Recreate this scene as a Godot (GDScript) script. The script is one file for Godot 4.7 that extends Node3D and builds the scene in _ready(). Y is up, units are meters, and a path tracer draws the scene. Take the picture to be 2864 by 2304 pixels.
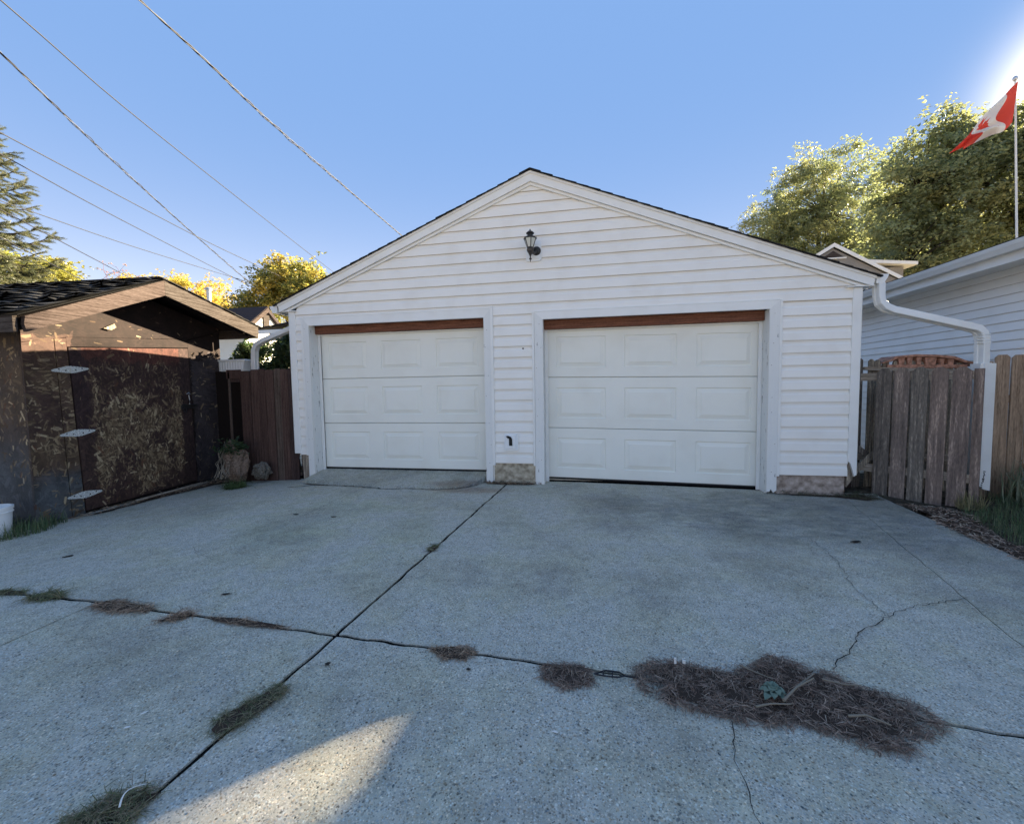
extends Node3D
# A double garage on a concrete driveway, with a brown shed, fences and autumn trees, in the shade of a low sun.

var M := {}
var rng := RandomNumberGenerator.new()
var origin := {}
var counts := {}
const EXPOSURE := 6.9
const SUN := Vector3(0.670, 0.356, -0.652)

# ------------------------------------------------------------------ mesh builder
class MB:
	var v := PackedVector3Array()
	var n := PackedVector3Array()
	var t := PackedVector2Array()
	var c := PackedColorArray()
	var ix := PackedInt32Array()
	var col := Color(1, 1, 1)
	func tri(a: Vector3, b: Vector3, d: Vector3, na: Vector3, nb: Vector3, nd: Vector3, ua := Vector2(), ub := Vector2(), ud := Vector2()) -> void:
		var k := v.size()
		v.append_array([a, b, d]); n.append_array([na, nb, nd]); t.append_array([ua, ub, ud]); c.append_array([col, col, col])
		ix.append_array([k, k + 2, k + 1])
	# points run counter-clockwise seen from outside, or in any order if a hint is given
	func poly(p: Array, hint := Vector3.ZERO, uv := []) -> void:
		var nn: Vector3 = (p[1] - p[0]).cross(p[2] - p[0])
		if nn.length_squared() < 1e-16 and p.size() > 3:
			nn = (p[2] - p[0]).cross(p[3] - p[0])
		if nn.length_squared() < 1e-18:
			return
		nn = nn.normalized()
		if hint != Vector3.ZERO and nn.dot(hint) < 0.0:
			p = p.duplicate(); p.reverse(); nn = -nn
			if uv.size():
				uv = uv.duplicate(); uv.reverse()
		var k := v.size()
		for i in p.size():
			v.append(p[i]); n.append(nn); c.append(col)
			t.append(uv[i] if uv.size() else Vector2(p[i].x + p[i].z, p[i].y))
		for i in range(1, p.size() - 1):
			ix.append_array([k, k + i + 1, k + i])
	func box(at: Vector3, size: Vector3, basis := Basis(), bev := 0.0) -> void:
		var h := size / 2.0
		var b := minf(bev, minf(h.x, minf(h.y, h.z)) * 0.45)
		for i in 3:
			var j := (i + 1) % 3
			var k := (i + 2) % 3
			for s in [-1.0, 1.0]:
				var q := []
				for m in [[-1, -1], [1, -1], [1, 1], [-1, 1]]:
					var p := Vector3()
					p[i] = s * h[i]; p[j] = m[0] * (h[j] - b); p[k] = m[1] * (h[k] - b)
					q.append(at + basis * p)
				var o := Vector3(); o[i] = s
				poly(q, basis * o)
			if b > 0.0:
				for sj in [-1.0, 1.0]:
					for sk in [-1.0, 1.0]:
						var q := []
						for m in [[-1, 0], [1, 0], [1, 1], [-1, 1]]:
							var p := Vector3()
							p[i] = m[0] * (h[i] - b)
							p[j] = sj * (h[j] - (b if m[1] == 1 else 0.0)); p[k] = sk * (h[k] - (0.0 if m[1] == 1 else b))
							q.append(at + basis * p)
						var o := Vector3(); o[j] = sj; o[k] = sk
						poly(q, basis * o)
		if b > 0.0:
			for sx in [-1.0, 1.0]:
				for sy in [-1.0, 1.0]:
					for sz in [-1.0, 1.0]:
						var s := Vector3(sx, sy, sz)
						poly([at + basis * (s * Vector3(h.x, h.y - b, h.z - b)), at + basis * (s * Vector3(h.x - b, h.y, h.z - b)), at + basis * (s * Vector3(h.x - b, h.y - b, h.z))], basis * s)
	# box from corner to corner
	func span(a: Vector3, b: Vector3, bev := 0.0) -> void:
		box((a + b) / 2.0, (b - a).abs(), Basis(), bev)
	# a flat outline (in the axes ux, uy from o) pushed along dep
	func prism(outline: PackedVector2Array, o: Vector3, ux: Vector3, uy: Vector3, dep: Vector3) -> void:
		var f := Geometry2D.triangulate_polygon(outline)
		var pt := func(q: Vector2) -> Vector3: return o + ux * q.x + uy * q.y
		for i in range(0, f.size(), 3):
			var q := [pt.call(outline[f[i]]), pt.call(outline[f[i + 1]]), pt.call(outline[f[i + 2]])]
			var w := [outline[f[i]], outline[f[i + 1]], outline[f[i + 2]]]
			poly(q, -dep, w)
			poly([q[0] + dep, q[1] + dep, q[2] + dep], dep, w)
		var turn := 0.0
		for i in outline.size():
			turn += outline[i].cross(outline[(i + 1) % outline.size()])
		var s := signf(turn)
		for i in outline.size():
			var a := outline[i]
			var b := outline[(i + 1) % outline.size()]
			var e := b - a
			var out: Vector3 = (ux * e.y - uy * e.x) * s
			poly([pt.call(a), pt.call(b), pt.call(b) + dep, pt.call(a) + dep], out, [a, b, b + Vector2(0, dep.length()), a + Vector2(0, dep.length())])
	func tube(path: PackedVector3Array, r0: float, r1: float, sides := 8, caps := true, flat := 1.0) -> void:
		var rings := []
		var up := Vector3.UP
		for i in path.size():
			var d := (path[mini(i + 1, path.size() - 1)] - path[maxi(i - 1, 0)]).normalized()
			var x := up.cross(d)
			if x.length() < 0.05:
				x = Vector3.RIGHT.cross(d)
			x = x.normalized()
			var y := d.cross(x).normalized()
			var r := lerpf(r0, r1, float(i) / maxf(1.0, path.size() - 1.0))
			var ring := []
			for k in sides:
				var a := TAU * k / sides
				var o := x * cos(a) + y * sin(a)
				ring.append([path[i] + (x * cos(a) + y * sin(a) * flat) * r, o])
			rings.append(ring)
		for i in path.size() - 1:
			for k in sides:
				var a: Array = rings[i][k]
				var b: Array = rings[i][(k + 1) % sides]
				var e: Array = rings[i + 1][(k + 1) % sides]
				var g: Array = rings[i + 1][k]
				tri(a[0], b[0], e[0], a[1], b[1], e[1])
				tri(a[0], e[0], g[0], a[1], e[1], g[1])
		if caps:
			for s in [0, path.size() - 1]:
				var q := []
				for k in sides:
					q.append(rings[s][k][0])
				var d := (path[1] - path[0]) * -1.0 if s == 0 else path[s] - path[s - 1]
				poly(q, d)
	# rectangular section swept along a path; side is kept level
	func duct(path: Array, w: float, h: float, side: Vector3) -> void:
		var rings := []
		for i in path.size():
			var d: Vector3 = (path[mini(i + 1, path.size() - 1)] - path[maxi(i - 1, 0)]).normalized()
			var x := (side - d * side.dot(d)).normalized()
			var y := d.cross(x).normalized()
			var ring := []
			for m in [[-1, -0.84], [-0.88, -1], [-0.34, -1], [-0.22, -0.80], [0.22, -0.80], [0.34, -1], [0.88, -1], [1, -0.84], [1, 0.84], [0.88, 1], [0.34, 1], [0.22, 0.80], [-0.22, 0.80], [-0.34, 1], [-0.88, 1], [-1, 0.84]]:
				ring.append(path[i] + x * (w / 2.0 * m[0]) + y * (h / 2.0 * m[1]))
			rings.append(ring)
		for i in path.size() - 1:
			for k in 16:
				var mid: Vector3 = (rings[i][k] + rings[i][(k + 1) % 16]) / 2.0 - path[i]
				poly([rings[i][k], rings[i][(k + 1) % 16], rings[i + 1][(k + 1) % 16], rings[i + 1][k]], mid)
		poly(rings[0], path[0] - path[1])
		poly(rings[-1], path[-1] - path[-2])
	# profile of (radius, height) turned about an axis
	func lathe(prof: Array, at: Vector3, basis := Basis(), sides := 16) -> void:
		for i in prof.size() - 1:
			var p: Vector2 = prof[i]
			var q: Vector2 = prof[i + 1]
			var sl := Vector2(q.y - p.y, p.x - q.x)
			if sl.length() < 1e-9:
				continue
			sl = sl.normalized()
			for k in sides:
				var a := TAU * k / sides
				var b := TAU * (k + 1) / sides
				var da := Vector3(cos(a), 0, sin(a))
				var db := Vector3(cos(b), 0, sin(b))
				var na := basis * (da * sl.x + Vector3.UP * sl.y)
				var nb := basis * (db * sl.x + Vector3.UP * sl.y)
				var A := at + basis * (da * p.x + Vector3.UP * p.y)
				var B := at + basis * (db * p.x + Vector3.UP * p.y)
				var C := at + basis * (db * q.x + Vector3.UP * q.y)
				var D := at + basis * (da * q.x + Vector3.UP * q.y)
				tri(A, C, B, na, nb, nb)
				tri(A, D, C, na, na, nb)
	# a lumpy closed body
	func blob(at: Vector3, rad: Vector3, seed_: int, amp := 0.25, freq := 2.0, rows := 14, cols := 22, basis := Basis()) -> void:
		var no := FastNoiseLite.new()
		no.seed = seed_; no.frequency = freq; no.fractal_octaves = 4
		var g := []
		for i in rows + 1:
			var row := []
			for k in cols:
				var th := PI * i / rows
				var ph := TAU * k / cols
				var d := Vector3(sin(th) * cos(ph), cos(th), sin(th) * sin(ph))
				row.append(at + basis * (d * rad * (1.0 + amp * no.get_noise_3dv(d))))
			g.append(row)
		for i in rows:
			for k in cols:
				var a: Vector3 = g[i][k]
				var b: Vector3 = g[i][(k + 1) % cols]
				var e: Vector3 = g[i + 1][(k + 1) % cols]
				var f: Vector3 = g[i + 1][k]
				poly([a, b, e] if i == 0 or i < rows - 1 else [a, b, e], (a + b + e) / 3.0 - at)
				poly([a, e, f], (a + e + f) / 3.0 - at)
	func mesh(at := Vector3.ZERO) -> ArrayMesh:
		var w := PackedVector3Array()
		w.resize(v.size())
		for i in v.size():
			w[i] = v[i] - at
		var a := []
		a.resize(Mesh.ARRAY_MAX)
		a[Mesh.ARRAY_VERTEX] = w; a[Mesh.ARRAY_NORMAL] = n; a[Mesh.ARRAY_TEX_UV] = t; a[Mesh.ARRAY_COLOR] = c; a[Mesh.ARRAY_INDEX] = ix
		var m := ArrayMesh.new()
		m.add_surface_from_arrays(Mesh.PRIMITIVE_TRIANGLES, a)
		return m

func numbered(s: String) -> String:
	if not counts.has(s):
		counts[s] = 0
		return s
	counts[s] += 1
	return "%s_%03d" % [s, counts[s]]

# a thing: a Node3D at its base; its parts are given in world metres
func thing(called: String, label: String, category: String, at: Vector3, group := "") -> Node3D:
	var o := Node3D.new()
	o.name = numbered(called)
	add_child(o, true)
	o.position = at
	origin[o] = at
	meta(o, label, category, group)
	return o

func meta(o: Node3D, label: String, category := "", group := "", kind := "") -> void:
	if label: o.set_meta("label", label)
	if category: o.set_meta("category", category)
	if group: o.set_meta("group", group)
	if kind: o.set_meta("kind", kind)

func part(called: String, mb: MB, mat: Material, parent: Node3D = null, label := "") -> MeshInstance3D:
	var o := MeshInstance3D.new()
	var at := Vector3.ZERO
	if parent:
		at = origin[parent]
	o.mesh = mb.mesh(at)
	o.material_override = mat
	o.name = called if parent else numbered(called)
	if label: o.set_meta("label", label)
	(parent if parent else self).add_child(o, true)
	origin[o] = at
	return o

func struct(called: String, mb: MB, mat: Material, label := "") -> MeshInstance3D:
	var o := part(called, mb, mat)
	meta(o, label, "", "", "structure")
	return o

func lone(called: String, mb: MB, mat: Material, label: String, category: String, group := "") -> MeshInstance3D:
	var c := MB.new()
	var o := MeshInstance3D.new()
	var lo := Vector3(1e9, 1e9, 1e9)
	var hi := -lo
	for p in mb.v:
		lo = lo.min(p); hi = hi.max(p)
	var at := Vector3((lo.x + hi.x) / 2.0, lo.y, (lo.z + hi.z) / 2.0)
	o.mesh = mb.mesh(at)
	o.material_override = mat
	o.name = numbered(called)
	add_child(o, true)
	o.position = at
	origin[o] = at
	meta(o, label, category, group)
	return o

func multi(called: String, mesh: Mesh, mat: Material, xf: Array, cols: Array, parent: Node3D = null, kind := "stuff") -> MultiMeshInstance3D:
	var mm := MultiMesh.new()
	mm.transform_format = MultiMesh.TRANSFORM_3D
	mm.use_colors = true
	mm.mesh = mesh
	mm.instance_count = xf.size()
	var at: Vector3 = origin[parent] if parent else Vector3.ZERO
	for i in xf.size():
		var x: Transform3D = xf[i]
		x.origin -= at
		mm.set_instance_transform(i, x)
		mm.set_instance_color(i, cols[i])
	var o := MultiMeshInstance3D.new()
	o.multimesh = mm
	o.material_override = mat
	o.name = called if parent else numbered(called)
	if kind: o.set_meta("kind", kind)
	(parent if parent else self).add_child(o, true)
	return o

func rf(a: float, b: float) -> float:
	return rng.randf_range(a, b)

func gy(x: float) -> float:
	return -0.055 * smoothstep(-0.6, 3.2, x) - 0.105 * smoothstep(2.9, 5.8, -x)

# ------------------------------------------------------------------ textures and materials
func lin(r: float, g: float, b: float) -> Color:
	return Color(r, g, b).linear_to_srgb()

func tex(im: Image) -> ImageTexture:
	return ImageTexture.create_from_image(im)

func noise_img(w: int, h: int, freq: float, oct: int, seed_: int) -> Image:
	var no := FastNoiseLite.new()
	no.noise_type = FastNoiseLite.TYPE_SIMPLEX_SMOOTH
	no.seed = seed_; no.frequency = freq; no.fractal_octaves = oct
	var im := no.get_seamless_image(w, h, false, false, 0.15, true)
	im.convert(Image.FORMAT_L8)
	return im

# maps grey values through a list of [position, colour] (sRGB)
func ramp(im: Image, stops: Array) -> Image:
	var lut := []
	for i in 256:
		var f := i / 255.0
		var k := 0
		while k < stops.size() - 2 and f > stops[k + 1][0]:
			k += 1
		var a: Array = stops[k]
		var b: Array = stops[k + 1]
		var cc: Color = (a[1] as Color).lerp(b[1], clampf((f - a[0]) / maxf(1e-4, b[0] - a[0]), 0, 1))
		lut.append([int(cc.r * 255), int(cc.g * 255), int(cc.b * 255)])
	var d := im.get_data()
	var out := PackedByteArray()
	out.resize(d.size() * 3)
	for i in d.size():
		var q: Array = lut[d[i]]
		out[i * 3] = q[0]; out[i * 3 + 1] = q[1]; out[i * 3 + 2] = q[2]
	return Image.create_from_data(im.get_width(), im.get_height(), false, Image.FORMAT_RGB8, out)

# long streaks along v
func grain_img(seed_: int) -> Image:
	var a := noise_img(512, 64, 0.035, 5, seed_)
	a.resize(512, 1024, Image.INTERPOLATE_CUBIC)
	var b := noise_img(512, 256, 0.09, 3, seed_ + 7)
	b.resize(512, 1024, Image.INTERPOLATE_CUBIC)
	var da := a.get_data()
	var db := b.get_data()
	for i in da.size():
		da[i] = clampi(int(da[i] * 0.62 + db[i] * 0.38), 0, 255)
	return Image.create_from_data(512, 1024, false, Image.FORMAT_L8, da)

func mat(color: Color, rough := 0.8, spec := 0.4) -> StandardMaterial3D:
	var m := StandardMaterial3D.new()
	m.albedo_color = color
	m.roughness = rough
	m.metallic_specular = spec
	return m

func triplanar(m: StandardMaterial3D, t: Texture2D, per_metre: Vector3, height: Texture2D = null, scale_cm := 0.1) -> StandardMaterial3D:
	m.albedo_texture = t
	m.uv1_triplanar = true
	m.uv1_world_triplanar = true
	m.uv1_scale = per_metre
	m.uv1_triplanar_sharpness = 6.0
	if height:
		m.heightmap_enabled = true
		m.heightmap_texture = height
		m.heightmap_scale = scale_cm
	return m

# painted strand board: a dark coat, worn through to pale strands where wear(u, v) says so
func strand_board(w_m: float, h_m: float, px: int, count: int, seed_: int, wear: Callable, tint: Callable, upright: Callable) -> Image:
	var W := int(w_m * px)
	var H := int(h_m * px)
	var r := RandomNumberGenerator.new()
	r.seed = seed_
	var no := FastNoiseLite.new()
	no.seed = seed_; no.frequency = 0.02; no.fractal_octaves = 4
	var d := PackedByteArray()
	d.resize(W * H * 3)
	for y in H:
		for x in W:
			var q := 0.5 + 0.5 * no.get_noise_2d(x, y * 0.6)
			var q2 := 0.5 + 0.5 * no.get_noise_2d(x * 0.35 + 900.0, y * 0.35)
			var base: Color = tint.call(float(x) / W + 0.03 * (q - 0.5), 1.0 - float(y) / H + 0.10 * (q2 - 0.5))
			var wk: float = wear.call(float(x) / W + 0.05 * (q2 - 0.5), 1.0 - float(y) / H + 0.08 * (q - 0.5))
			base = base.lerp(Color(0.36, 0.295, 0.225), clampf(wk * (q2 * 2.2 - 0.55), 0.0, 0.72))
			var k := 0.70 + 0.5 * q + r.randf() * 0.16
			var i := (y * W + x) * 3
			d[i] = clampi(int(base.r * k * 255), 0, 255)
			d[i + 1] = clampi(int(base.g * k * 255), 0, 255)
			d[i + 2] = clampi(int(base.b * k * 255), 0, 255)
	for s in count:
		var cx := r.randf() * W
		var cy := r.randf() * H
		var u := cx / W
		var vv := 1.0 - cy / H
		var wr: float = wear.call(u + 0.02 * no.get_noise_2d(cx * 3, cy), vv + 0.03 * no.get_noise_2d(cx, cy * 3)) * clampf(0.55 + 1.1 * no.get_noise_2d(cx * 0.35 + 900.0, cy * 0.35) + 0.6 * no.get_noise_2d(cx * 2.2, cy * 2.2), 0.08, 1.0) * 2.0
		var shade := r.randf()
		var strong := r.randf() < wr
		var ln := (r.randf_range(0.018, 0.070) if r.randf() < 0.88 else r.randf_range(0.06, 0.12)) * px
		var wd := ln * r.randf_range(0.16, 0.34)
		var ang: float = (PI / 2 if r.randf() < upright.call(u, vv) else 0.0) + r.randfn(0.0, 0.45)
		var co := Color(0.60, 0.52, 0.40).lerp(Color(0.28, 0.22, 0.17), r.randf())
		if r.randf() < 0.12: co = Color(0.70, 0.63, 0.50)
		if r.randf() < 0.03: co = Color(0.36, 0.24, 0.18)
		var al := r.randf_range(0.55, 0.95)
		if not strong:
			var base2: Color = tint.call(u, vv)
			co = base2 * (0.75 + 0.7 * shade)
			al = 0.45
		var ca := cos(ang)
		var sa := sin(ang)
		var R := int(ln / 2 + wd) + 1
		for yy in range(maxi(0, int(cy) - R), mini(H, int(cy) + R + 1)):
			for xx in range(maxi(0, int(cx) - R), mini(W, int(cx) + R + 1)):
				var dx := xx - cx
				var dy := yy - cy
				var p := dx * ca + dy * sa
				var q2 := -dx * sa + dy * ca
				if absf(p) < ln / 2 and absf(q2) < wd / 2 * (1.0 - 0.5 * absf(p) / ln):
					var i := (yy * W + xx) * 3
					d[i] = int(lerpf(d[i], co.r * 255, al)); d[i + 1] = int(lerpf(d[i + 1], co.g * 255, al)); d[i + 2] = int(lerpf(d[i + 2], co.b * 255, al))
	return Image.create_from_data(W, H, false, Image.FORMAT_RGB8, d)

func concrete_img() -> Image:
	var N := 1024
	var r := RandomNumberGenerator.new()
	r.seed = 11
	var big := noise_img(N, N, 0.012, 4, 5).get_data()
	var d := PackedByteArray()
	d.resize(N * N * 3)
	for i in N * N:
		var k := 172 + int((big[i] - 128) * 0.14) + (r.randi() % 32)
		d[i * 3] = k; d[i * 3 + 1] = k; d[i * 3 + 2] = k - 3
	for s in 62000:
		var cx := r.randi() % N
		var cy := r.randi() % N
		var ra := r.randf_range(1.2, 3.0) if r.randf() < 0.88 else r.randf_range(2.5, 4.6)
		var asp := r.randf_range(0.55, 1.0)
		var ang := r.randf() * PI
		var tone := r.randfn(176.0, 36.0)
		var z := r.randf()
		if z < 0.02: tone = 236.0
		elif z < 0.035: tone = 80.0
		tone = clampf(tone, 45, 245)
		var warm := r.randfn(0.0, 8.0)
		var ca := cos(ang)
		var sa := sin(ang)
		var R := int(ra) + 1
		for yy in range(-R, R + 1):
			for xx in range(-R, R + 1):
				var p := (xx * ca + yy * sa) / ra
				var q := (-xx * sa + yy * ca) / (ra * asp)
				var e := p * p + q * q
				if e < 1.0:
					var i := (((cy + yy + N) % N) * N + (cx + xx + N) % N) * 3
					var a := 0.8 * (1.0 - e * e * 0.6)
					d[i] = clampi(int(lerpf(d[i], tone + warm, a)), 0, 255)
					d[i + 1] = clampi(int(lerpf(d[i + 1], tone, a)), 0, 255)
					d[i + 2] = clampi(int(lerpf(d[i + 2], tone - warm, a)), 0, 255)
	return Image.create_from_data(N, N, false, Image.FORMAT_RGB8, d)

# chipped old white paint
func paint_img(seed_: int, cut: float) -> Image:
	var a := noise_img(512, 512, 0.02, 5, seed_)
	var g := noise_img(512, 64, 0.05, 4, seed_ + 3)
	g.resize(512, 512, Image.INTERPOLATE_CUBIC)
	var da := a.get_data()
	var dg := g.get_data()
	for i in da.size():
		da[i] = clampi(int(da[i] * 0.55 + dg[i] * 0.45), 0, 255)
	var im := Image.create_from_data(512, 512, false, Image.FORMAT_L8, da)
	return ramp(im, [[0.0, Color(0.36, 0.34, 0.32)], [cut, Color(0.5, 0.48, 0.46)], [cut + 0.03, Color(0.91, 0.91, 0.90)], [1.0, Color(0.93, 0.93, 0.92)]])

func materials() -> void:
	var grain := grain_img(3)
	var grain_t := tex(ramp(grain, [[0.0, Color(0.42, 0.40, 0.38)], [0.4, Color(0.72, 0.71, 0.70)], [0.7, Color(0.88, 0.87, 0.86)], [1.0, Color(1, 1, 1)]]))
	var grain_h := tex(grain)
	var worn := grain_img(21)
	var worn_t := tex(ramp(worn, [[0.0, Color(0.30, 0.30, 0.30)], [0.38, Color(0.55, 0.54, 0.54)], [0.62, Color(0.68, 0.66, 0.65)], [0.75, Color(0.92, 0.90, 0.87)], [1.0, Color(1, 1, 1)]]))
	var side := grain.duplicate()
	side.rotate_90(CLOCKWISE)
	var side_t := tex(ramp(side, [[0.0, Color(0.36, 0.33, 0.31)], [0.42, Color(0.7, 0.68, 0.66)], [0.7, Color(0.88, 0.87, 0.86)], [1.0, Color(1, 1, 1)]]))
	var side_h := tex(side)
	var speck := noise_img(512, 512, 0.12, 3, 9)
	var speck_t := tex(ramp(speck, [[0.0, Color(0.55, 0.55, 0.55)], [1.0, Color(1, 1, 1)]]))
	var soft_t := tex(ramp(noise_img(512, 512, 0.012, 5, 17), [[0.0, Color(0.97, 0.965, 0.955)], [0.5, Color(0.993, 0.993, 0.99)], [1.0, Color(1, 1, 1)]]))
	var mottle_t := tex(ramp(noise_img(512, 512, 0.02, 5, 29), [[0.0, Color(0.55, 0.53, 0.50)], [0.5, Color(0.82, 0.81, 0.79)], [1.0, Color(1, 1, 1)]]))
	var mottle_h := tex(noise_img(512, 512, 0.05, 4, 33))
	var con := concrete_img()
	var con_t := tex(con)
	M.concrete = triplanar(mat(lin(0.94, 0.875, 0.735), 0.9, 0.3), con_t, Vector3.ONE / 1.4, con_t, 0.2)
	M.concrete.vertex_color_use_as_albedo = true
	M.filler = triplanar(mat(lin(0.022, 0.02, 0.018), 1.0, 0.05), speck_t, Vector3.ONE * 3.0)
	M.dirt = triplanar(mat(lin(0.115, 0.08, 0.06), 1.0, 0.05), speck_t, Vector3.ONE * 5.0)
	M.siding_far = triplanar(mat(lin(0.95, 0.93, 0.89), 0.42, 0.4), soft_t, Vector3.ONE * 0.33)
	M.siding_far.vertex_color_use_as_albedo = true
	M.crack = mat(lin(0.035, 0.033, 0.03), 1.0, 0.05)
	M.crack_soft = mat(lin(0.16, 0.15, 0.14), 1.0, 0.05)
	M.ground = triplanar(mat(lin(0.66, 0.60, 0.50), 1.0, 0.1), mottle_t, Vector3.ONE * 0.4)  # made pale so the unseen sunlit ground brightens the garage front
	M.soil = triplanar(mat(lin(0.13, 0.11, 0.085), 1.0, 0.1), mottle_t, Vector3.ONE * 0.9, mottle_h, 2.0)
	M.lane = triplanar(mat(lin(0.58, 0.53, 0.46), 0.95, 0.2), speck_t, Vector3.ONE * 1.3)  # made pale so the unseen lane bounces sun on to the garage
	M.siding = triplanar(mat(lin(0.90, 0.86, 0.79), 0.42, 0.4), soft_t, Vector3.ONE * 0.33)
	M.trim = triplanar(mat(lin(0.86, 0.84, 0.79), 0.4, 0.4), soft_t, Vector3.ONE * 0.4)
	M.metal_white = triplanar(mat(lin(0.84, 0.83, 0.79), 0.32, 0.5), soft_t, Vector3.ONE * 0.5)
	M.door = triplanar(mat(lin(0.86, 0.84, 0.75), 0.38, 0.45), soft_t, Vector3.ONE * 0.25)
	M.casing = triplanar(mat(lin(0.95, 0.93, 0.89), 0.6, 0.3), tex(paint_img(41, 0.13)), Vector3(1.4, 0.6, 1.4), null)
	M.jamb = triplanar(mat(lin(0.92, 0.92, 0.90), 0.65, 0.3), tex(paint_img(43, 0.24)), Vector3(1.8, 0.7, 1.8), null)
	M.rubber = mat(lin(0.012, 0.012, 0.013), 0.6, 0.4)
	M.beam = triplanar(mat(lin(0.30, 0.118, 0.066), 0.62, 0.35), side_t, Vector3(0.9, 1.6, 0.9), side_h, 0.12)
	M.footing = triplanar(mat(lin(0.675, 0.594, 0.459), 0.95, 0.2), mottle_t, Vector3.ONE * 0.9, mottle_h, 0.5)
	M.footing_pink = triplanar(mat(lin(0.621, 0.513, 0.446), 0.95, 0.2), mottle_t, Vector3.ONE * 0.8, mottle_h, 0.5)
	M.stub = triplanar(mat(lin(0.756, 0.648, 0.504), 0.9, 0.2), worn_t, Vector3(3, 1.2, 3), grain_h, 0.3)
	M.shingle = []
	for s in [0.022, 0.03, 0.04, 0.05]:
		M.shingle.append(triplanar(mat(lin(s, s * 0.93, s * 0.9), 0.9, 0.3), speck_t, Vector3.ONE * 3.0, tex(speck) if s == 0.022 else null, 0.2))
	M.curled = []
	for s in [0.05, 0.075, 0.11]:
		M.curled.append(triplanar(mat(lin(s, s * 0.96, s * 0.9), 0.9, 0.3), speck_t, Vector3.ONE * 3.0))
	M.roof_brown = triplanar(mat(lin(0.105, 0.084, 0.084), 0.95, 0.2), speck_t, Vector3.ONE * 2.0)
	M.dark_wood = triplanar(mat(lin(0.076, 0.048, 0.037), 0.85, 0.3), grain_t, Vector3(1.6, 0.8, 1.6), grain_h, 0.15)
	M.shed_coat = triplanar(mat(lin(0.085, 0.051, 0.046), 0.8, 0.3), grain_t, Vector3(1.6, 0.7, 1.6), grain_h, 0.1)
	M.shed_under = mat(lin(0.02, 0.015, 0.013), 0.95, 0.2)
	M.fascia_wood = triplanar(mat(lin(0.12, 0.09, 0.08), 0.85, 0.25), side_t, Vector3(0.7, 2.4, 0.7), side_h, 0.35)
	M.fascia_grey = triplanar(mat(lin(0.115, 0.098, 0.088), 0.9, 0.2), side_t, Vector3(0.7, 2.4, 0.7), side_h, 0.4)
	M.fence_brown = []
	for q in [[0.129, 0.078, 0.064], [0.155, 0.095, 0.077], [0.108, 0.070, 0.062], [0.176, 0.129, 0.103]]:
		M.fence_brown.append(triplanar(mat(lin(q[0], q[1], q[2]), 0.88, 0.25), grain_t, Vector3(2.2, 0.55, 2.2), grain_h, 0.2))
	M.gate = []
	for q in [[0.44, 0.39, 0.33], [0.60, 0.49, 0.41], [0.52, 0.46, 0.38], [0.64, 0.50, 0.41], [0.60, 0.47, 0.39]]:
		M.gate.append(triplanar(mat(lin(q[0], q[1], q[2]), 0.92, 0.2), worn_t, Vector3(2.0, 0.6, 2.0), grain_h, 0.5))
	M.tan = []
	for q in [[0.850, 0.574, 0.361], [0.701, 0.499, 0.340], [0.765, 0.531, 0.361]]:
		M.tan.append(triplanar(mat(lin(q[0], q[1], q[2]), 0.88, 0.25), grain_t, Vector3(1.6, 0.5, 1.6), grain_h, 0.25))
	M.old_wood = triplanar(mat(lin(0.720, 0.630, 0.486), 0.92, 0.2), worn_t, Vector3(2.4, 0.8, 2.4), grain_h, 0.4)
	M.rail_wood = triplanar(mat(lin(0.672, 0.576, 0.464), 0.92, 0.2), side_t, Vector3(0.8, 2.4, 0.8), side_h, 0.4)
	M.terracotta = triplanar(mat(lin(0.702, 0.365, 0.257), 0.7, 0.3), mottle_t, Vector3.ONE * 1.5)
	M.black_metal = mat(lin(0.018, 0.016, 0.015), 0.5, 0.5)
	M.bronze = mat(lin(0.045, 0.036, 0.03), 0.45, 0.5)
	M.frosted = mat(lin(0.62, 0.62, 0.55), 0.35, 0.5)
	M.hinge = triplanar(mat(lin(0.858, 0.897, 0.884), 0.5, 0.5), mottle_t, Vector3.ONE * 6.0)
	M.plastic_white = mat(lin(0.84, 0.84, 0.82), 0.35, 0.5)
	M.black_gap = mat(lin(0.006, 0.006, 0.007), 0.9, 0.1)
	M.rock = triplanar(mat(lin(0.420, 0.308, 0.238), 0.95, 0.2), mottle_t, Vector3.ONE * 3.0, mottle_h, 2.0)
	M.rock_grey = triplanar(mat(lin(0.308, 0.280, 0.238), 0.95, 0.2), mottle_t, Vector3.ONE * 3.0, mottle_h, 2.0)
	M.stick = triplanar(mat(lin(0.42, 0.35, 0.26), 0.9, 0.2), speck_t, Vector3.ONE * 8.0)
	M.chip_white = mat(lin(0.75, 0.72, 0.66), 0.8, 0.3)
	M.chip_dark = mat(lin(0.03, 0.028, 0.025), 0.8, 0.3)
	M.cable = mat(lin(0.02, 0.02, 0.024), 0.6, 0.4)
	M.cable_bare = mat(lin(0.12, 0.125, 0.14), 0.6, 0.3)
	M.bark = triplanar(mat(lin(0.112, 0.090, 0.072), 0.95, 0.2), grain_t, Vector3(2, 0.7, 2), grain_h, 1.0)
	M.bark_red = mat(lin(0.20, 0.10, 0.09), 0.95, 0.2)
	M.stucco = triplanar(mat(lin(0.50, 0.46, 0.41), 0.95, 0.2), speck_t, Vector3.ONE * 1.5, mottle_h, 0.8)
	M.house_white = triplanar(mat(lin(0.82, 0.79, 0.70), 0.5, 0.3), soft_t, Vector3.ONE * 0.3)
	M.beige = triplanar(mat(lin(0.62, 0.58, 0.46), 0.6, 0.3), soft_t, Vector3.ONE * 0.5)
	M.glass = mat(lin(0.03, 0.04, 0.05), 0.08, 0.6)
	M.steel = mat(lin(0.55, 0.56, 0.57), 0.35, 0.5)
	M.steel.metallic = 0.7
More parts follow.
